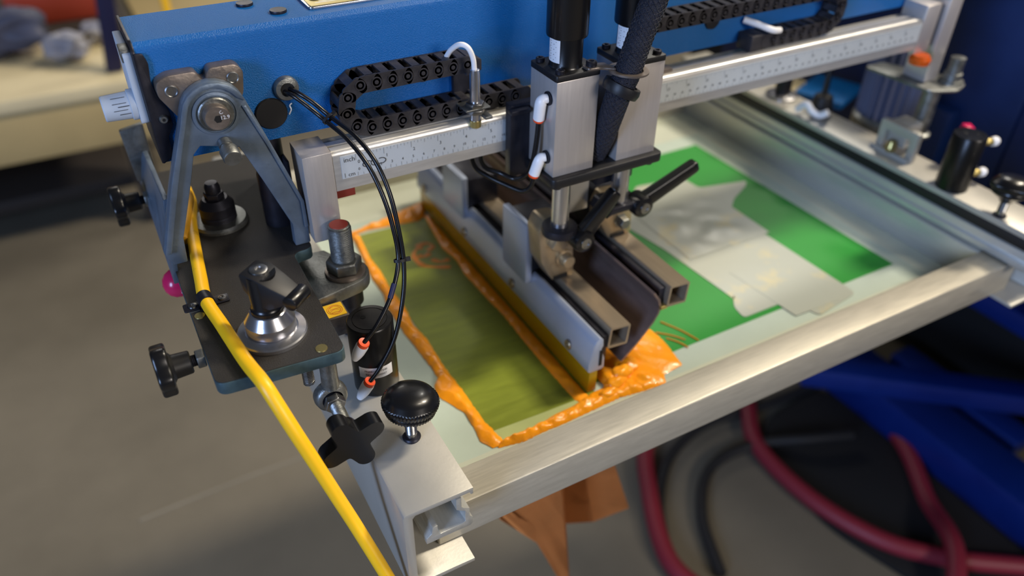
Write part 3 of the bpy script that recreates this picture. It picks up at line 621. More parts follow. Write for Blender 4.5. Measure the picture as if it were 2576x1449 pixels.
t1 = [(.4180, .125), (.4950, .2050), (.5713, .1930), (.5751, .1586), (.6511, .1418), (.6391, .1305), (.6000, .1113), (.5801, .0945), (.5707, .0678), (.5769, -.1101), (.5762, -.1298), (.5058, -.1400), (.4974, -.1146), (.4947, -.1017), (.4246, -.1015), (.4281, -.0812), (.4449, -.0600), (.4390, -.0720), (.4304, .055)]
finish(PR(rpoly(t1, .006, 3), 'z', ZM + .0005, ZM + .0010), 'clear_tape', 'clear_tape', ms)
finish(PR([(.455, .19), (.502, .185), (.560, .03), (.515, .015)], 'z', ZM + .0010, ZM + .0013), 'clear_tape', 'clear_tape', ms)
finish(PR([(.470, -.025), (.545, -.035), (.548, -.130), (.480, -.128)], 'z', ZM + .0010, ZM + .0013), 'clear_tape', 'clear_tape', ms)
# crinkled loose film
cf = nb(); nx, ny = 14, 18; gv = []
for i in range(nx + 1):
    row = []
    for j in range(ny + 1):
        x = .445 + .135 * i / nx; y = .02 + .13 * j / ny; e = min(i, nx - i, j, ny - j) / 3
        row.append(cf.verts.new((x, y, ZM + .0016 + min(1, e) * .0035 * abs(noise.noise(Vector((x * 28, y * 28, 3.1)))))))
    gv.append(row)
for i in range(nx):
    for j in range(ny): cf.faces.new((gv[i][j], gv[i + 1][j], gv[i + 1][j + 1], gv[i][j + 1]))
finish(cf, 'clear_tape', 'clear_tape', ms, smooth=80)
# stencil figure seen as ink strokes
sg = nb()
for p in ([(.1381, .180), (.1400, .196), (.1500, .207), (.1560, .205)], [(.1500, .212), (.1640, .213), (.1700, .203), (.1600, .196)], [(.1381, .180), (.1420, .168), (.1550, .158), (.1700, .150)], [(.1560, .176), (.1640, .166), (.1760, .166)], [(.1600, .190), (.1500, .186), (.1450, .192)]):
    Q = spline([(a, b, ZM + .0006) for a, b in p], 6); tube(sg, [q for q in Q], lambda t: .0030 + .0010 * math.sin(t * 9), 8, 1)
for v in sg.verts: v.co.z = ZM + .0007 + (v.co.z - ZM - .0006) * .12
finish(sg, 'ink_strokes', 'ink_stain', ms)

# ------------------------------------------------------------------ orange ink
ik = thing('plastisol_ink', 'thick glossy orange ink ridged around the printed window of the screen', 'ink', (.18, 0, ZM))
def resample(P, n):
    P = [Vector(p) for p in P]; L = [0]
    for a, b in zip(P, P[1:]): L.append(L[-1] + (b - a).length)
    out = []
    for k in range(n + 1):
        s = L[-1] * k / n; i = max(j for j in range(len(L)) if L[j] <= s + 1e-9); i = min(i, len(P) - 2)
        out.append(P[i].lerp(P[i + 1], (s - L[i]) / max(1e-9, L[i + 1] - L[i])))
    return out
def ridge(name, A, C, h, n=70, m=10, fr=90, rough=.55, pw=.7, jag=.0012):
    A = resample(A, n); C = resample(C, n); bm = nb(); g = []
    for i in range(n + 1):
        row = []
        for j in range(m + 1):
            t = j / m; p = A[i].lerp(C[i], t); q = Vector((p.x * fr, p.y * fr, 0))
            jx = jag * noise.noise(Vector((i * .7, j * .1, 5 + len(name)))) if j in (0, m) else 0
            e = min(1, i / 3, (n - i) / 3)
            z = h * (max(0, math.sin(PI * t)) ** pw) * (.75 + rough * noise.noise(q) + .25 * noise.noise(q * 2.7)) * (.35 + .65 * e)
            row.append(bm.verts.new((p.x + jx, p.y + jx, ZM + .0007 + max(0, z))))
        g.append(row)
    for i in range(n):
        for j in range(m): bm.faces.new((g[i][j], g[i + 1][j], g[i + 1][j + 1], g[i][j + 1]))
    return finish(bm, name, 'orange_ink', ik, smooth=180)
ridge('ink_ridge', [(.0842, .2749), (.083, .2499), (.0743, .1689), (.0755, .1376), (.0699, .1113), (.069, .0605), (.0711, .0227), (.0725, -.0094), (.0717, -.0257), (.064, -.033), (.0593, -.0479), (.0666, -.0643), (.0743, -.0836), (.0727, -.1119), (.0704, -.1247), (.0767, -.1363), (.0853, -.1396)],
      [(.095, .2718), (.0884, .2124), (.0899, .1833), (.0869, .1445), (.0885, .1013), (.0838, .0679), (.0876, .0393), (.0853, -.006), (.0854, -.0248), (.0865, -.05), (.0863, -.0811), (.0863, -.102), (.0891, -.1208), (.0905, -.1332)], .0052, 110, 10)
ridge('ink_ridge', [(.0820, -.1400), (.1075, -.1448), (.13, -.143), (.1518, -.1433), (.1868, -.1416), (.2232, -.1398), (.2472, -.1433), (.2778, -.1453)],
      [(.0887, -.1332), (.1136, -.1341), (.1372, -.131), (.1614, -.1278), (.1808, -.1261), (.2002, -.1205), (.2275, -.1190), (.270, -.118)], .0075, 100, 12)
ridge('ink_ridge', [(.1894, .2731), (.1784, .1938), (.1826, .1572), (.1783, .1267), (.18, .0687), (.1821, .0347), (.1801, -.018), (.1794, -.0604), (.1801, -.1164), (.1825, -.1271)], [(.1956, .2773), (.1956, -.1240)], .0032, 110, 10, pw=.6)
ridge('ink_ridge', [(.0842, .2749), (.1081, .2781), (.1785, .2678), (.1894, .2731)], [(.0855, .2794), (.1044, .2837), (.1327, .2922), (.1652, .3031), (.1979, .312), (.2061, .3106)], .0065, 60, 10)
ridge('ink_pool', [(.2480, -.1433), (.2778, -.1453), (.2842, -.1339), (.3107, -.1312), (.3142, -.1121), (.3168, -.0953), (.3175, -.0771), (.315, -.06)], [(.2275, -.1165), (.2350, -.098), (.2400, -.070), (.2450, .0)], .0060, 60, 16, fr=60, rough=.5, pw=.35)
lp = nb()
for c, r in (((.228, -.124, .836), (.013, .008, .009)), ((.240, -.117, .838), (.012, .009, .011)), ((.254, -.106, .835), (.013, .013, .009)), ((.214, -.131, .835), (.013, .006, .006)), ((.2265, -.110, .835), (.008, .014, .009))): blob(lp, c, r, .3, 1.3, 4)
for v in lp.verts: v.co.z = max(v.co.z, ZM + .0007)
finish(lp, 'ink_lump', 'orange_ink', ik, smooth=180)
for a, b in (((.318, -.0745), (.3395, -.100)), ((.3345, -.0620), (.352, -.108)), ((.3225, -.088), (.334, -.112))):
    finish(TU([(a[0], a[1], ZM + .0012), ((a[0] + b[0]) / 2 + .002, (a[1] + b[1]) / 2, ZM + .0012), (b[0], b[1], ZM + .0012)], .0007, 8), 'ink_streak', 'ink_stain', ik)

# ------------------------------------------------------------------ squeegee
sq = thing('squeegee', 'squeegee with pale aluminium holder, amber blade and square steel tube', 'squeegee', (.21, .095, .8325))
hp = [(.1965, .8620), (.1945, .8640), (.1945, .8740), (.1952, .8760), (.1988, .8960), (.2015, .9010), (.2060, .9035), (.2098, .9012), (.2105, .8930), (.2085, .8890), (.2130, .8760), (.2135, .8640), (.2110, .8620)]
hd = finish(PR(hp, 'y', -.120, .305), 'blade_holder', 'holder_alu', sq, .0004)
finish(B(.2065, .2100, -.1206, -.1199, .8680, .8880), 'end_slot', 'hole_black', hd)
finish(B(.1975, .2075, -.1185, .3035, .8328, .8630), 'blade', 'urethane', sq, .0008)
for y in (-.0824, .0373, .1588, .2804):
    s_ = finish(LA((.1951, y, .8725), (-1, 0, 0), [(.0056, -.001), (.0056, .0016), (.0048, .0026), (.0024, .0026), (.0020, .0012), (0, .0012)], 28), 'holder_screw', 'tan_steel', hd)
def sqtube(bm, x0, x1, z0, z1, y0, y1, th, tilt):
    c = ((x0 + x1) / 2, (z0 + z1) / 2)
    def rot(p): 
        a = math.radians(tilt); dx, dz = p[0] - c[0], p[1] - c[1]; return (c[0] + dx * math.cos(a) - dz * math.sin(a), c[1] + dx * math.sin(a) + dz * math.cos(a))
    O = [rot(p) for p in rrect(x0, x1, z0, z1, .0022, 4)]; I = [rot(p) for p in rrect(x0 + th, x1 - th, z0 + th, z1 - th, .0012, 4)]
    R = [[bm.verts.new((p[0], y, p[1])) for p in L] for y in (y0, y1) for L in (O, I)]
    n = len(O)
    for i in range(n):
        j = (i + 1) % n
        bm.faces.new((R[0][i], R[0][j], R[2][j], R[2][i])); bm.faces.new((R[1][j], R[1][i], R[3][i], R[3][j]))
        bm.faces.new((R[0][j], R[0][i], R[1][i], R[1][j])); bm.faces.new((R[2][i], R[2][j], R[3][j], R[3][i]))
    return bm
finish(sqtube(nb(), .2205, .2450, .8800, .9050, -.115, .305, .0022, -5), 'square_tube', 'tube_steel', sq)
finish(B(.2136, .2200, -.113, .303, .866, .898), 'back_strip', 'dark_steel', sq, .0005)
for y0, y1, z0, z1 in ((.004, .056, .886, .967), (.157, .213, .884, .947)):
    finish(B(.1925, .2000, y0, y1, z0 + .008, z1), 'support_plate', 'holder_alu', sq, .0008)
    finish(B(.2001, .2420, y0 + .002, y1 - .002, .9065, z1 - .004), 'support_block', 'dark_steel', sq, .0010)
    finish(LA((.2125, (y0 + y1) / 2, .904), (0, 0, -1), [(.004, 0), (.004, .008), (0, .008)], 16), 'support_bolt', 'zinc', sq)
jw = finish(PR(rpoly([(.1925, .974), (.1985, .9865), (.2175, .9845), (.2340, .955), (.2375, .9075), (.2115, .9075), (.1960, .936)], .004), 'y', -.021, .0038), 'clamp_jaw', 'tan_steel', sq, .0012)
finish(LA((.2235, -.021, .9345), (0, -1, 0), [(.0098, 0), (.0098, .0025), (.0075, .0028), (.0072, .0105), (.0064, .0118), (0, .0118)], 32), 'jaw_bolt', 'tan_steel', jw)
finish(B(.207, .214, -.0225, -.0208, .962, .974), 'jaw_slot', 'hole_black', jw)
finish(B(.212, .229, -.0222, -.0208, .9085, .9135), 'jaw_slot', 'hole_black', jw)
finish(obox(nb(), (.212, -.026, .958), (.007, 0, -.004), (0, .0055, 0), (.003, 0, .0055)), 'jaw_nut', 'tan_steel', jw, .0012)

# ------------------------------------------------------------------ flood bar
fb = thing('flood_bar', 'dark curved steel flood bar hanging from the far square tube', 'flood bar', (.28, .095, .85))
finish(sqtube(nb(), .2905, .3155, .9070, .9325, -.115, .305, .0022, -4), 'square_tube', 'tube_steel', fb)
fo = [(.2745, .9300), (.2830, .9180), (.2852, .9090), (.2846, .9010), (.2780, .8890), (.2600, .8680), (.2427, .8510)]
fi = [(.2411, .8526), (.2583, .8696), (.2760, .8904), (.2822, .9016), (.2828, .9086), (.2806, .9168), (.2725, .9285)]
fo2 = [(a, b) for a, b in fo]
finish(PR(fo2 + fi, 'y', -.112, .300), 'flood_blade', 'flood_steel', fb, smooth=50)
finish(B(.2835, .2905, -.108, .298, .9085, .9290), 'blade_clip', 'dark_steel', fb, .0006)
finish(obox(nb(), (.2870, -.111, .9085), (.0040, 0, 0), (0, .004, 0), (0, 0, .002)), 'clip_end', 'brass', fb, .0004)
jw = finish(PR(rpoly([(.2730, .973), (.2790, .9875), (.3055, .985), (.3135, .972), (.3160, .9330), (.2870, .9330), (.2745, .954)], .004), 'y', -.0125, .0100), 'clamp_jaw', 'tan_steel', fb, .0012)
finish(LA((.2995, -.0125, .9535), (0, -1, 0), [(.0085, 0), (.0085, .002), (.0070, .0022), (.0068, .0095), (.0060, .0108), (0, .0108)], 6), 'jaw_bolt', 'zinc', jw)
finish(B(.288, .306, -.0140, -.0122, .9340, .9380), 'jaw_slot', 'hole_black', jw)
finish(B(.277, .314, .0101, .056, .935, .985), 'support_block', 'dark_steel', fb, .001)

# ------------------------------------------------------------------ print cylinders
def print_cyl(label, x0, x1, second):
    cx = (x0 + x1) / 2; cy = -.0338
    t = thing('print_cylinder', label, 'air cylinder', (cx, cy, 1.0555), 'square print cylinders on the carriage')
    bd = finish(B(x0, x1, -.0555, -.0120, 1.0557, 1.1455), 'cylinder_block', 'block_alu', t, .0007)
    cp = finish(PR(rrect(x0 - .0008, x1 + .0008, -.0562, -.0112, .003), 'z', 1.1455, 1.1510), 'cap_plate', 'black_satin', t, .0006)
    for sx in (x0 + .006, x1 - .006):
        for sy in (-.0500, -.0175):
            c_ = finish(LA((sx, sy, 1.1510), (0, 0, 1), [(.0040, 0), (.0040, .0028), (.0034, .0034), (.0020, .0034), (.0018, .0018), (0, .0018)], 24), 'cap_screw', 'dark_steel', cp)
    finish(LA((cx, cy, 1.1510), (0, 0, 1), [(.0150, 0), (.0143, .0015), (.0143, .0250), (.0176, .0262), (.0180, .0275), (.0180, .1200), (0, .1200)], 44), 'bonnet', 'black_plastic', t)
    R2 = .01445; lb = nb(); N = 10; a0, a1 = (-2.05, -.95) if not second else (-1.9, -.75)
    P = lambda a, z: (cx + R2 * math.sin(a), cy - R2 * math.cos(a), z)
    tp = [lb.verts.new(P(a0 + (a1 - a0) * k / N, 1.1755)) for k in range(N + 1)]; bt = [lb.verts.new(P(a0 + (a1 - a0) * k / N, 1.1560)) for k in range(N + 1)]
    for k in range(N): lb.faces.new((bt[k], bt[k + 1], tp[k + 1], tp[k]))
    lo_ = finish(lb, 'scale_label', 'label_white', t); R2 = .0146; tx = nb()
    for k in range(8):
        z = 1.1735 - k * .0022; vs = [tx.verts.new(P(a0 + .35 + da, z + dz)) for da, dz in ((0, 0), (.35 if k % 2 else .5, 0), (.35 if k % 2 else .5, .0004), (0, .0004))]; tx.faces.new(vs)
    for k, s in enumerate(('1', '2', '3', '4')): text(tx, s, .0026, (0, 0, 0), (1, 0, 0), (0, 0, 1), fn=lambda a, b, k=k: P(a0 + .22 + a / R2, 1.1730 - k * .0044 + b))
    finish(tx, 'scale_print', 'ink_print', lo_)
    finish(CY((cx + .003, cy, 1.0455), (cx + .003, cy, .9872 if not second else .9955), .0088, n=36), 'piston_rod', 'machined', t)
    return t
pc = print_cyl('square aluminium print cylinder with white elbow fittings nearest the ruler zero', .1830, .2262, False)
pc2 = print_cyl('square aluminium print cylinder behind the braided hose, farther along the rail', .2522, .2968, True)
for (ax, ay, az), (bx, by, bz), (ex, ey, ez) in (((.1830, -.0435, 1.1278), (.1768, -.0425, 1.1272), (.1772, -.0375, 1.1050)), ((.1830, -.0440, 1.0720), (.1765, -.0425, 1.0712), (.1735, -.0385, 1.0515))):
    finish(LA((ax, ay, az), (-1, 0, 0), [(.0062, -.0005), (.0062, .0015), (0, .0015)], 28), 'port_ring', 'dark_steel', pc)
    f = finish(TU([(ax - .0012, ay, az), (bx + .001, by, bz), (bx - .0008, by + .0008, bz - .004), (ex, ey, ez + .003)], lambda t: .0040 + .0012 * min(1, t * 1.6), 20, 8), 'elbow_fitting', 'white_plastic', pc)
    finish(LA((ex, ey, ez + .0032), (ex - bx, ey - by, ez - bz), [(.0050, 0), (.0052, .001), (.0046, .0030), (0, .0030)], 24), 'release_ring', 'orange_ring', f)
finish(LA((.2860, -.0130, 1.1512), (0, 0, 1), [(.0062, 0), (.0062, .012), (.0052, .0125), (.0052, .020), (.0040, .022), (.0036, .030), (0, .031)], 24), 'muffler', 'brass', pc2)
at_ = thing('air_tube', 'black air tubes looping between the two white elbow fittings', 'air tube', (.172, -.03, 1.05))
finish(TU([(.1772, -.0375, 1.1045), (.1752, -.0385, 1.0880), (.1722, -.0380, 1.0680), (.1690, -.0330, 1.0520), (.1620, -.0220, 1.0440), (.1520, -.0120, 1.0480), (.1450, .004, 1.0480), (.1500, .022, 1.0520), (.1660, .032, 1.0560)], .0024, 12), 'tube_run', 'tube_black', at_)
finish(TU([(.1735, -.0385, 1.0510), (.1712, -.0360, 1.0400), (.1660, -.0300, 1.0340), (.1560, -.0150, 1.0360), (.1460, .000, 1.0400), (.1400, .015, 1.0440), (.1460, .032, 1.0500), (.1640, .044, 1.0540)], .0024, 12), 'tube_run', 'tube_black', at_)
# carriage
cg = thing('carriage', 'black carriage carrying the print cylinders along the rail', 'carriage', (.24, -.03, 1.03))
finish(PR(rrect(.1800, .304, -.0615, -.0065, .006, 5), 'z', 1.0460, 1.0555), 'base_plate', 'black_satin', cg, .0012)
finish(B(.1635, .312, -.0118, -.0012, 1.040, 1.112), 'back_plate', 'dark_steel', cg, .0010)
finish(B(.1600, .180, -.0200, -.0119, 1.1060, 1.1100), 'carriage_lip', 'dark_steel', cg, .0006)
for x in (.190, .294): finish(LA((x, -.052, 1.0460), (0, 0, -1), [(.0045, 0), (.0045, .004), (0, .004)], 20), 'plate_bolt', 'dark_steel', cg)
finish(B(.3125, .362, .0075, .0300, 1.1004, 1.1045), 'rail_cover', 'hinge_steel', cg, .0006)
# yoke under the rods
yk = thing('rod_yoke', 'dark steel yoke under the piston rods joining squeegee and flood bar clamps', 'bracket', (.25, -.03, .95))
finish(LA((.2076, -.0338, .9760), (0, 0, 1), [(.0120, 0), (.0175, .002), (.0182, .006), (.0175, .0100), (.0120, .0110), (0, .0110)], 40), 'yoke_cap', 'dark_steel', yk)
finish(PR(rpoly([(.255, .985), (.262, .995), (.300, .995), (.304, .985), (.298, .9885), (.262, .9880)], .002), 'y', -.046, -.0130), 'yoke_block', 'dark_steel', yk, .0008)
finish(B(.2275, .2510, -.0180, .0060, .985, 1.035), 'yoke_link', 'anodised', yk, .001)
finish(B(.255, .300, -.0240, -.005, 1.0120, 1.0440), 'yoke_link', 'dark_steel', yk, .002)
def clamp_lever(label, hub, tip, y, flip):
    t = thing('clamp_lever', label, 'lever', (hub[0], y, hub[1]), 'black clamping levers under the print cylinders')
    h = Vector(hub); q = Vector(tip); d = (q - h).normalized(); n = Vector((-d.y, d.x)); L = (q - h).length
    body = [h + n * .0105 - d * .004, h + n * .0085 + d * .012, q + n * .0068 - d * .004, q + n * .0050, q - n * .0050, q - n * .0068 - d * .004, h - n * .0078 + d * .012, h - n * .0105 - d * .004]
    finish(PR(rpoly([tuple(v) for v in body], .003), 'y', y - .013, y - .002), 'lever_arm', 'black_plastic', t, .0024, 3)
    hb = finish(LA((h.x, y - .017, h.y), (0, 1, 0), [(.0070, -.001), (.0108, .0), (.0118, .003), (.0118, .018), (0, .018)], 36), 'lever_hub', 'black_plastic', t)
    finish(LA((h.x, y - .0185, h.y), (0, -1, 0), [(.0058, -.0008), (.0058, .0008), (.003, .0010), (.0028, 0), (0, 0)], 24), 'hub_screw', 'steel', hb)
    return t
clamp_lever('long black clamping lever pointing right above the green stencil', (.2985, .9890), (.3680, 1.0175), -.034, 1)
clamp_lever('short black clamping lever leaning up between the two square tubes', (.2255, .9715), (.2640, 1.0160), -.038, 1)

# ------------------------------------------------------------------ braided hose
bh = thing('braided_hose', 'thick black braided cable sleeve rising between the two print cylinders', 'hose', (.245, -.05, 1.0555))
BP = [(.2392, -.0400, 1.0600), (.2395, -.0520, 1.0865), (.2392, -.0680, 1.1314), (.2442, -.0700, 1.1480), (.2526, -.0690, 1.1717), (.2654, -.0670, 1.2023), (.2829, -.0640, 1.2399), (.305, -.06, 1.28)]
finish(TU(BP, lambda t: .0098 + .0012 * min(1, t * 3), 24, 10), 'sleeve', 'braid', bh)
Q = spline(BP, 26); wv = nb()
for sgn in (1, -1):
    for st in range(11):
        pth = []
        for i, q in enumerate(Q[:-1]):
            tt = (Q[i + 1] - q).normalized(); _, u, v = basis(tt); a = sgn * i * .16 + st * 2 * PI / 11; r_ = .0100 + .0012 * min(1, i / len(Q) * 3)
            pth.append(q + u * (r_ * math.cos(a)) + v * (r_ * math.sin(a)))
        tube(wv, pth, .00042, 4, 1, smooth=False)
finish(wv, 'braid_strands', 'braid', bh)
rc = thing('hose_ring', 'black steel ring clip on a cap screw guiding the braided hose', 'clip', (.245, -.06, 1.138))
rt = Vector((.42, -.04, .9)).normalized()
finish(LA((.2408, -.0680, 1.1345), rt, [(.0125, -.004), (.0160, -.0045), (.0172, 0), (.0165, .0045), (.0130, .005), (.0125, -.004)], 40), 'lower_ring', 'black_satin', rc)
rr = finish(LA((.2450, -.0700, 1.1500), (0.05, 0, 1), [(.0128, 0), (.0178, 0), (.0178, .0016), (.0128, .0016), (.0128, 0)], 40), 'ring_plate', 'hinge_steel', rc)
finish(PR(rpoly([(.2120, -.0580), (.2120, -.0470), (.2330, -.0500), (.2345, -.0690), (.2240, -.0600)], .003), 'z', 1.1513, 1.1535), 'ring_arm', 'hinge_steel', rc, .0005)
finish(LA((.2190, -.0520, 1.1535), (0, 0, 1), [(.0048, 0), (.0048, .0034), (.0040, .0042), (.0022, .0042), (.0020, .002), (0, .002)], 28), 'ring_screw', 'dark_steel', rc)

# ------------------------------------------------------------------ far right machine parts
rg = thing('stud_lug', 'grey steel lug with short stud on a post at the far right of the rail', 'bolt', (.79, .02, .93))
finish(PR(rpoly([(.758, .078), (.764, -.020), (.800, -.036), (.826, -.026), (.826, .010), (.790, .078)], .006), 'z', 1.008, 1.0118), 'lug_body', 'zinc', rg, .001)
finish(LA((.8135, -.012, 1.0118), (0, 0, 1), [(.015, 0), (.015, .003), (.011, .0035), (.011, .012), (.009, .0125), (.009, .032), (0, .033)], 28), 'stud', 'zinc', rg)
finish(LA((.800, .000, .935), (0, 0, 1), [(.016, 0), (.016, .004), (.0115, .006), (.0115, .0728), (0, .0729)], 28), 'post', 'zinc', rg)
bk = thing('angle_bracket', 'pale aluminium open bracket on the right clamp channel', 'bracket', (.762, -.03, .92))
finish(B(.742, .746, -.035, .025, .92, .926), 'bracket_foot', 'anodised', bk, .0005)
finish(PR(rpoly([(-.037, .920), (-.037, .962), (.021, .962), (.021, .920), (.011, .920), (.011, .950), (-.027, .950), (-.027, .920)], .002), 'x', .7465, .7560), 'bracket_loop', 'anodised', bk, .0008)
finish(B(.7561, .783, -.015, .013, .930, .962), 'bracket_arm', 'anodised', bk, .001)
finish(LA((.7440, -.005, .9262), (0, 0, 1), [(.006, 0), (.008, .006), (.005, .014), (0, .016)], 18), 'bracket_screw', 'brass', bk)
wc = thing('white_clip', 'white plastic hook clip beside a black fitting on the right channel', 'clip', (.745, .13, .92))
finish(TU([(.733, .150, .926), (.735, .138, .938), (.739, .128, .930), (.744, .118, .927), (.748, .108, .934)], .005, 12), 'hook', 'white_plastic', wc)
bf = thing('valve', 'small black valve with upright lever behind the white clip', 'valve', (.765, .13, .92))
finish(LA((.765, .135, .92), (0, 0, 1), [(.014, 0), (.016, .01), (.013, .026), (.006, .03), (0, .03)], 24), 'valve_body', 'black_satin', bf)
finish(CY((.765, .135, .948), (.770, .140, .995), .0045, .0035), 'valve_lever', 'black_satin', bf, .0006)
rbolt = thing('rear_clamp_bolt', 'steel flange and dark clamp bolt at the far end of the right channel', 'bolt', (.757, .20, .92))
finish(LA((.757, .205, .92), (0, 0, 1), [(.024, 0), (.024, .004), (.018, .007), (0, .007)], 36), 'flange', 'machined', rbolt)
finish(LA((.757, .205, .927), (0, 0, 1), [(.012, 0), (.012, .03), (.009, .034), (0, .034)], 28), 'bolt_head', 'dark_steel', rbolt)
mo = thing('motor', 'dark ribbed motor housing behind the right end of the rail', 'motor', (.885, .11, .80))
rip = [(.046, 0), (.046, .11), (.040, .118), (0, .12)]
finish(LA((.885, .11, .905), (0, 0, 1), rip, 48, rip=({0, 1}, .006)), 'ribbed_housing', 'slate', mo, smooth=20)
finish(LA((.885, .11, .80), (0, 0, 1), [(.044, 0), (.048, .004), (.048, .100), (.044, .1049), (0, .1049)], 40), 'motor_body', 'zinc', mo)
pb1 = thing('red_connector', 'pink and red round connector next to the far air cylinder', 'connector', (.80, -.06, .95))
finish(LA((.800, -.060, .955), (.2, -.1, 1), [(.007, 0), (.009, .008), (.008, .018), (0, .022)], 20), 'connector_body', 'pink', pb1)
finish(CY((.800, -.060, .93), (.800, -.060, .956), .006), 'connector_stem', 'brass', pb1)
# blue press centre on the far right
hb = thing('press_centre', 'dark blue sheet metal housing at the centre of the press, top right', 'machine housing', (1.25, 0, .60))
finish(B(1.10, 2.30, -.95, .03, .66, 1.30), 'housing_body', 'dark_blue', hb, .006)
finish(obox(nb(), (1.06, -.03, .705), (.045, 0, .012), (0, .05, 0), (-.006, 0, .022)), 'housing_shelf', 'base_blue', hb, .004)
finish(B(1.10, 2.30, .0301, .70, .66, 1.10), 'housing_body', 'dark_blue', hb, .006)
finish(B(1.095, 1.0999, -.42, -.12, .74, .92), 'access_panel', 'navy', hb, .002)
finish(B(1.07, 1.0999, .12, .30, .70, .86), 'housing_wing', 'dark_blue', hb, .005)
finish(obox(nb(), (.985, .30, .848), (.05, .02, 0), (-.015, .04, 0), (0, 0, .006)), 'pale_blue_pad', 'blue_paint', hb, .002)
hb2 = thing('cardboard_box', 'small pale box behind the black valve under the rail', 'box', (.93, .36, .75))
finish(B(.90, 1.0, .30, .40, .74, .84), 'box_body', 'bench_wood', hb2, .003); finish(B(.899, .90, .33, .37, .80, .83), 'box_mark', 'red_bin', hb2)
# blue base beams below
def beam(label, p0, p1, w_, h_, m='base_blue'):
    p0 = Vector(p0); p1 = Vector(p1); d = p1 - p0; s = d.cross(Vector((0, 0, 1))).normalized(); u = s.cross(d).normalized()
    o = finish(obox(nb(), (p0 + p1) / 2, d / 2, s * w_ / 2, u * h_ / 2), 'base_rail', m, None, .005); return tag(o, label, 'steel rail')
beam('wide blue steel base beam slanting along the floor at lower right', (1.31, -.75, .052), (1.31, .62, .052), .115, .10)
beam('narrow blue brace running from under the frame toward the right edge', (1.02, .21, .235), (1.50, -.19, .235), .055, .05)
beam('short blue bar with a pale bolt between the base beams', (1.44, .24, .07), (1.44, -.10, .07), .07, .05)
beam('upper blue brace with a pale label under the right corner of the frame', (1.48, .42, .34), (1.48, -.45, .34), .10, .05)
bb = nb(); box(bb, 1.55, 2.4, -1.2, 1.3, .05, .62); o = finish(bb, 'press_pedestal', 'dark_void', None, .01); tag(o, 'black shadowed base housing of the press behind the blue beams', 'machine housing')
for x, y, z, l in ((1.44, .06, .0955, 'pale bolt head on the short blue base bar'), (1.475, .07, .3655, 'pale round label on the upper blue brace')):
    o = finish(LA((x, y, z), (0, 0, 1), [(.016, 0), (.014, .006), (0, .007)], 20), 'bolt_head', 'label_white', None); tag(o, l, 'bolt')
# hoses on the floor
def hose(label, pts, r, m, cat='hose'):
    o = finish(TU(pts, r, 16, 10), 'floor_hose', m, None); return tag(o, label, cat)
hose('dull red rubber hose sweeping across the floor below the frame to the right', [(1.12, .46, .02), (1.03, .33, .02), (.955, .215, .02), (.95, .05, .02), (1.00, -.10, .02), (1.09, -.20, .02), (1.20, -.28, .02), (1.40, -.42, .02)], .019, 'red_hose')
hose('dull red rubber hose curling down on the far right side of the loop', [(1.30, .30, .02), (1.295, .17, .02), (1.25, .04, .02), (1.17, -.08, .02), (1.09, -.19, .055), (1.0, -.27, .04), (.93, -.34, .02)], .0185, 'red_hose')
hose('dull red rubber hose coming down behind the kraft paper at lower centre', [(.83, .42, .02), (.72, .33, .02), (.655, .23, .02), (.60, .12, .02), (.585, .04, .02), (.62, -.06, .02), (.68, -.15, .02)], .019, 'red_hose')
hose('thin black hose lying in a flat curve across the floor between the red hoses', [(.60, .10, .012), (.66, .20, .012), (.76, .29, .012), (.90, .33, .012), (1.05, .31, .012), (1.25, .30, .012)], .012, 'black_hose')
hose('thin black hose arching on the floor below the flat black hose', [(.66, .0, .012), (.72, .13, .012), (.82, .22, .012), (.95, .22, .02), (1.05, .16, .045), (1.15, .12, .045)], .012, 'black_hose')
o = finish(PR(rpoly([(1.02, -.30), (1.24, -.62), (1.25, .30), (1.00, .27), (.93, .0)], .08, 6), 'z', 0, .012), 'dark_floor_sheet', 'dark_void', None, .003); tag(o, 'flat black sheet darkening the floor inside the red hose loop', 'dark sheet')  # added black sheet that darkens the floor within the hose loop
# kraft paper below the frame
kp = nb()
cols = [((.100, -.100, .790), (.105, -.100, .662)), ((.140, -.102, .790), (.150, -.110, .600)), ((.165, -.115, .790), (.196, -.124, .470)), ((.180, -.095, .790), (.212, -.100, .455)), ((.192, -.055, .790), (.222, -.060, .530)), ((.205, -.080, .790), (.252, -.085, .545)), ((.222, -.100, .790), (.296, -.100, .563))]
vs = [[kp.verts.new(Vector(a).lerp(Vector(b), k / 6)) for k in range(7)] for a, b in cols]
for A, C in zip(vs, vs[1:]):
    for k in range(6): kp.faces.new((A[k], A[k + 1], C[k + 1], C[k]))
bmesh.ops.solidify(kp, geom=kp.faces[:], thickness=.0012)
o = finish(kp, 'kraft_paper', 'kraft', None, smooth=20); tag(o, 'folded brown kraft paper hanging under the front of the screen frame', 'paper')

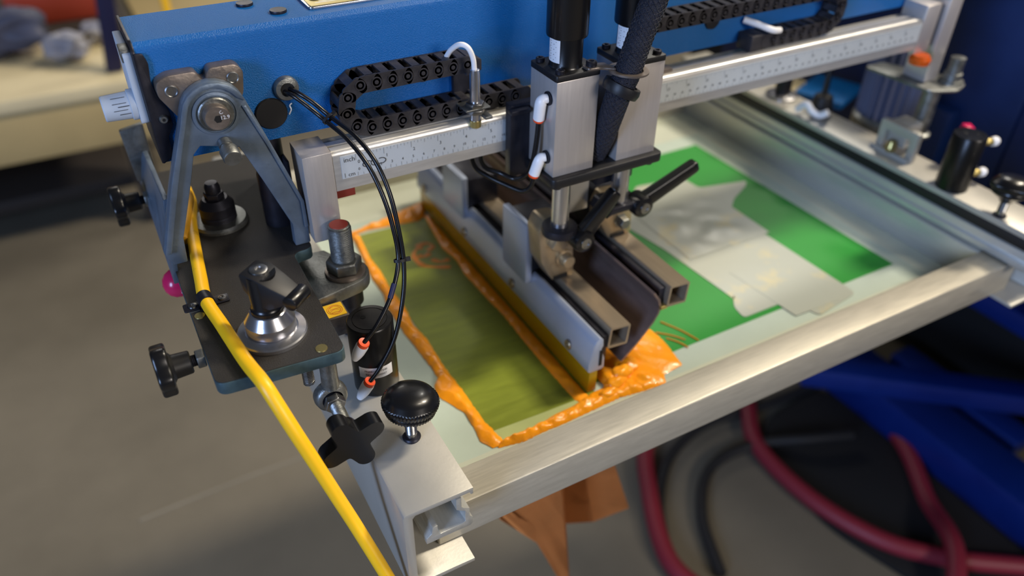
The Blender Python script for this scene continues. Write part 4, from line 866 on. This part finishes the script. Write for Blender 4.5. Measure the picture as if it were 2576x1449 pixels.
# ------------------------------------------------------------------ background at the left
bn = thing('work_bench', 'low bench with pale wooden top, out of focus behind the arm at left', 'bench', (-.5, 2.05, 0))
finish(B(-1.3, -.03, 1.86, 2.32, .46, .50), 'bench_top', 'bench_wood', bn, .006)
finish(B(-1.3, -.03, 1.87, 1.90, .31, .4599), 'front_board', 'bench_edge', bn, .004)
for x in (-1.25, -.12): finish(B(x, x + .07, 1.92, 1.99, 0, .4599), 'leg', 'shelf_dark', bn, .004)
finish(B(-1.2, -.12, 2.0, 2.28, .10, .14), 'lower_shelf', 'shelf_dark', bn, .004)
pp = nb(); obox(pp, (-.03, 1.95, .90), (.024, 0, 0), (0, .02, 0), (.052, .0, .395)); o = finish(pp, 'blue_post', 'navy', None, .004); tag(o, 'dark navy post leaning out of focus behind the arm at top left', 'post')
for c, r, m, l in (((-.34, 2.22, .575), (.13, .07, .07), 'slate', 'dark grey bundle on the bench at the far left'), ((-.19, 2.10, .545), (.06, .05, .04), 'plastic_bag', 'crumpled translucent plastic bag on the bench'), ((-.10, 2.22, .535), (.04, .04, .03), 'plastic_bag', 'small crumpled plastic bag beside the navy post')):
    o = finish(blob(nb(), c, r, .5, 1.8, 4), 'bundle' if m == 'slate' else 'plastic_bag', m, None, smooth=180); tag(o, l, 'bag' if m != 'slate' else 'bundle')
o = finish(B(-1.3, .02, 2.36, 2.75, .30, .52), 'dark_crate', 'shelf_dark', None, .01); tag(o, 'dark brown crate behind the bench at top left', 'crate')
o = finish(B(-.33, -.06, 2.42, 2.60, .5205, .66), 'red_bin', 'red_bin', None, .01); tag(o, 'rust red bin on the dark crate at the top left edge', 'bin')
o = finish(B(-.66, -.36, 2.40, 2.58, .5205, .68), 'red_bin', 'red_bin', None, .01); tag(o, 'rust red bin at the top left corner', 'bin')
o = finish(B(.13, .155, 2.35, 2.375, 0, .62), 'yellow_post', 'yellow_hose', None, .003); tag(o, 'thin yellow post showing above the arm at the top edge', 'post')
o = finish(B(.06, 1.4, 2.6, 3.1, .36, .42), 'far_table', 'bench_edge', None, .006); tag(o, 'blurred tan table top beyond the arm at the top edge', 'table')
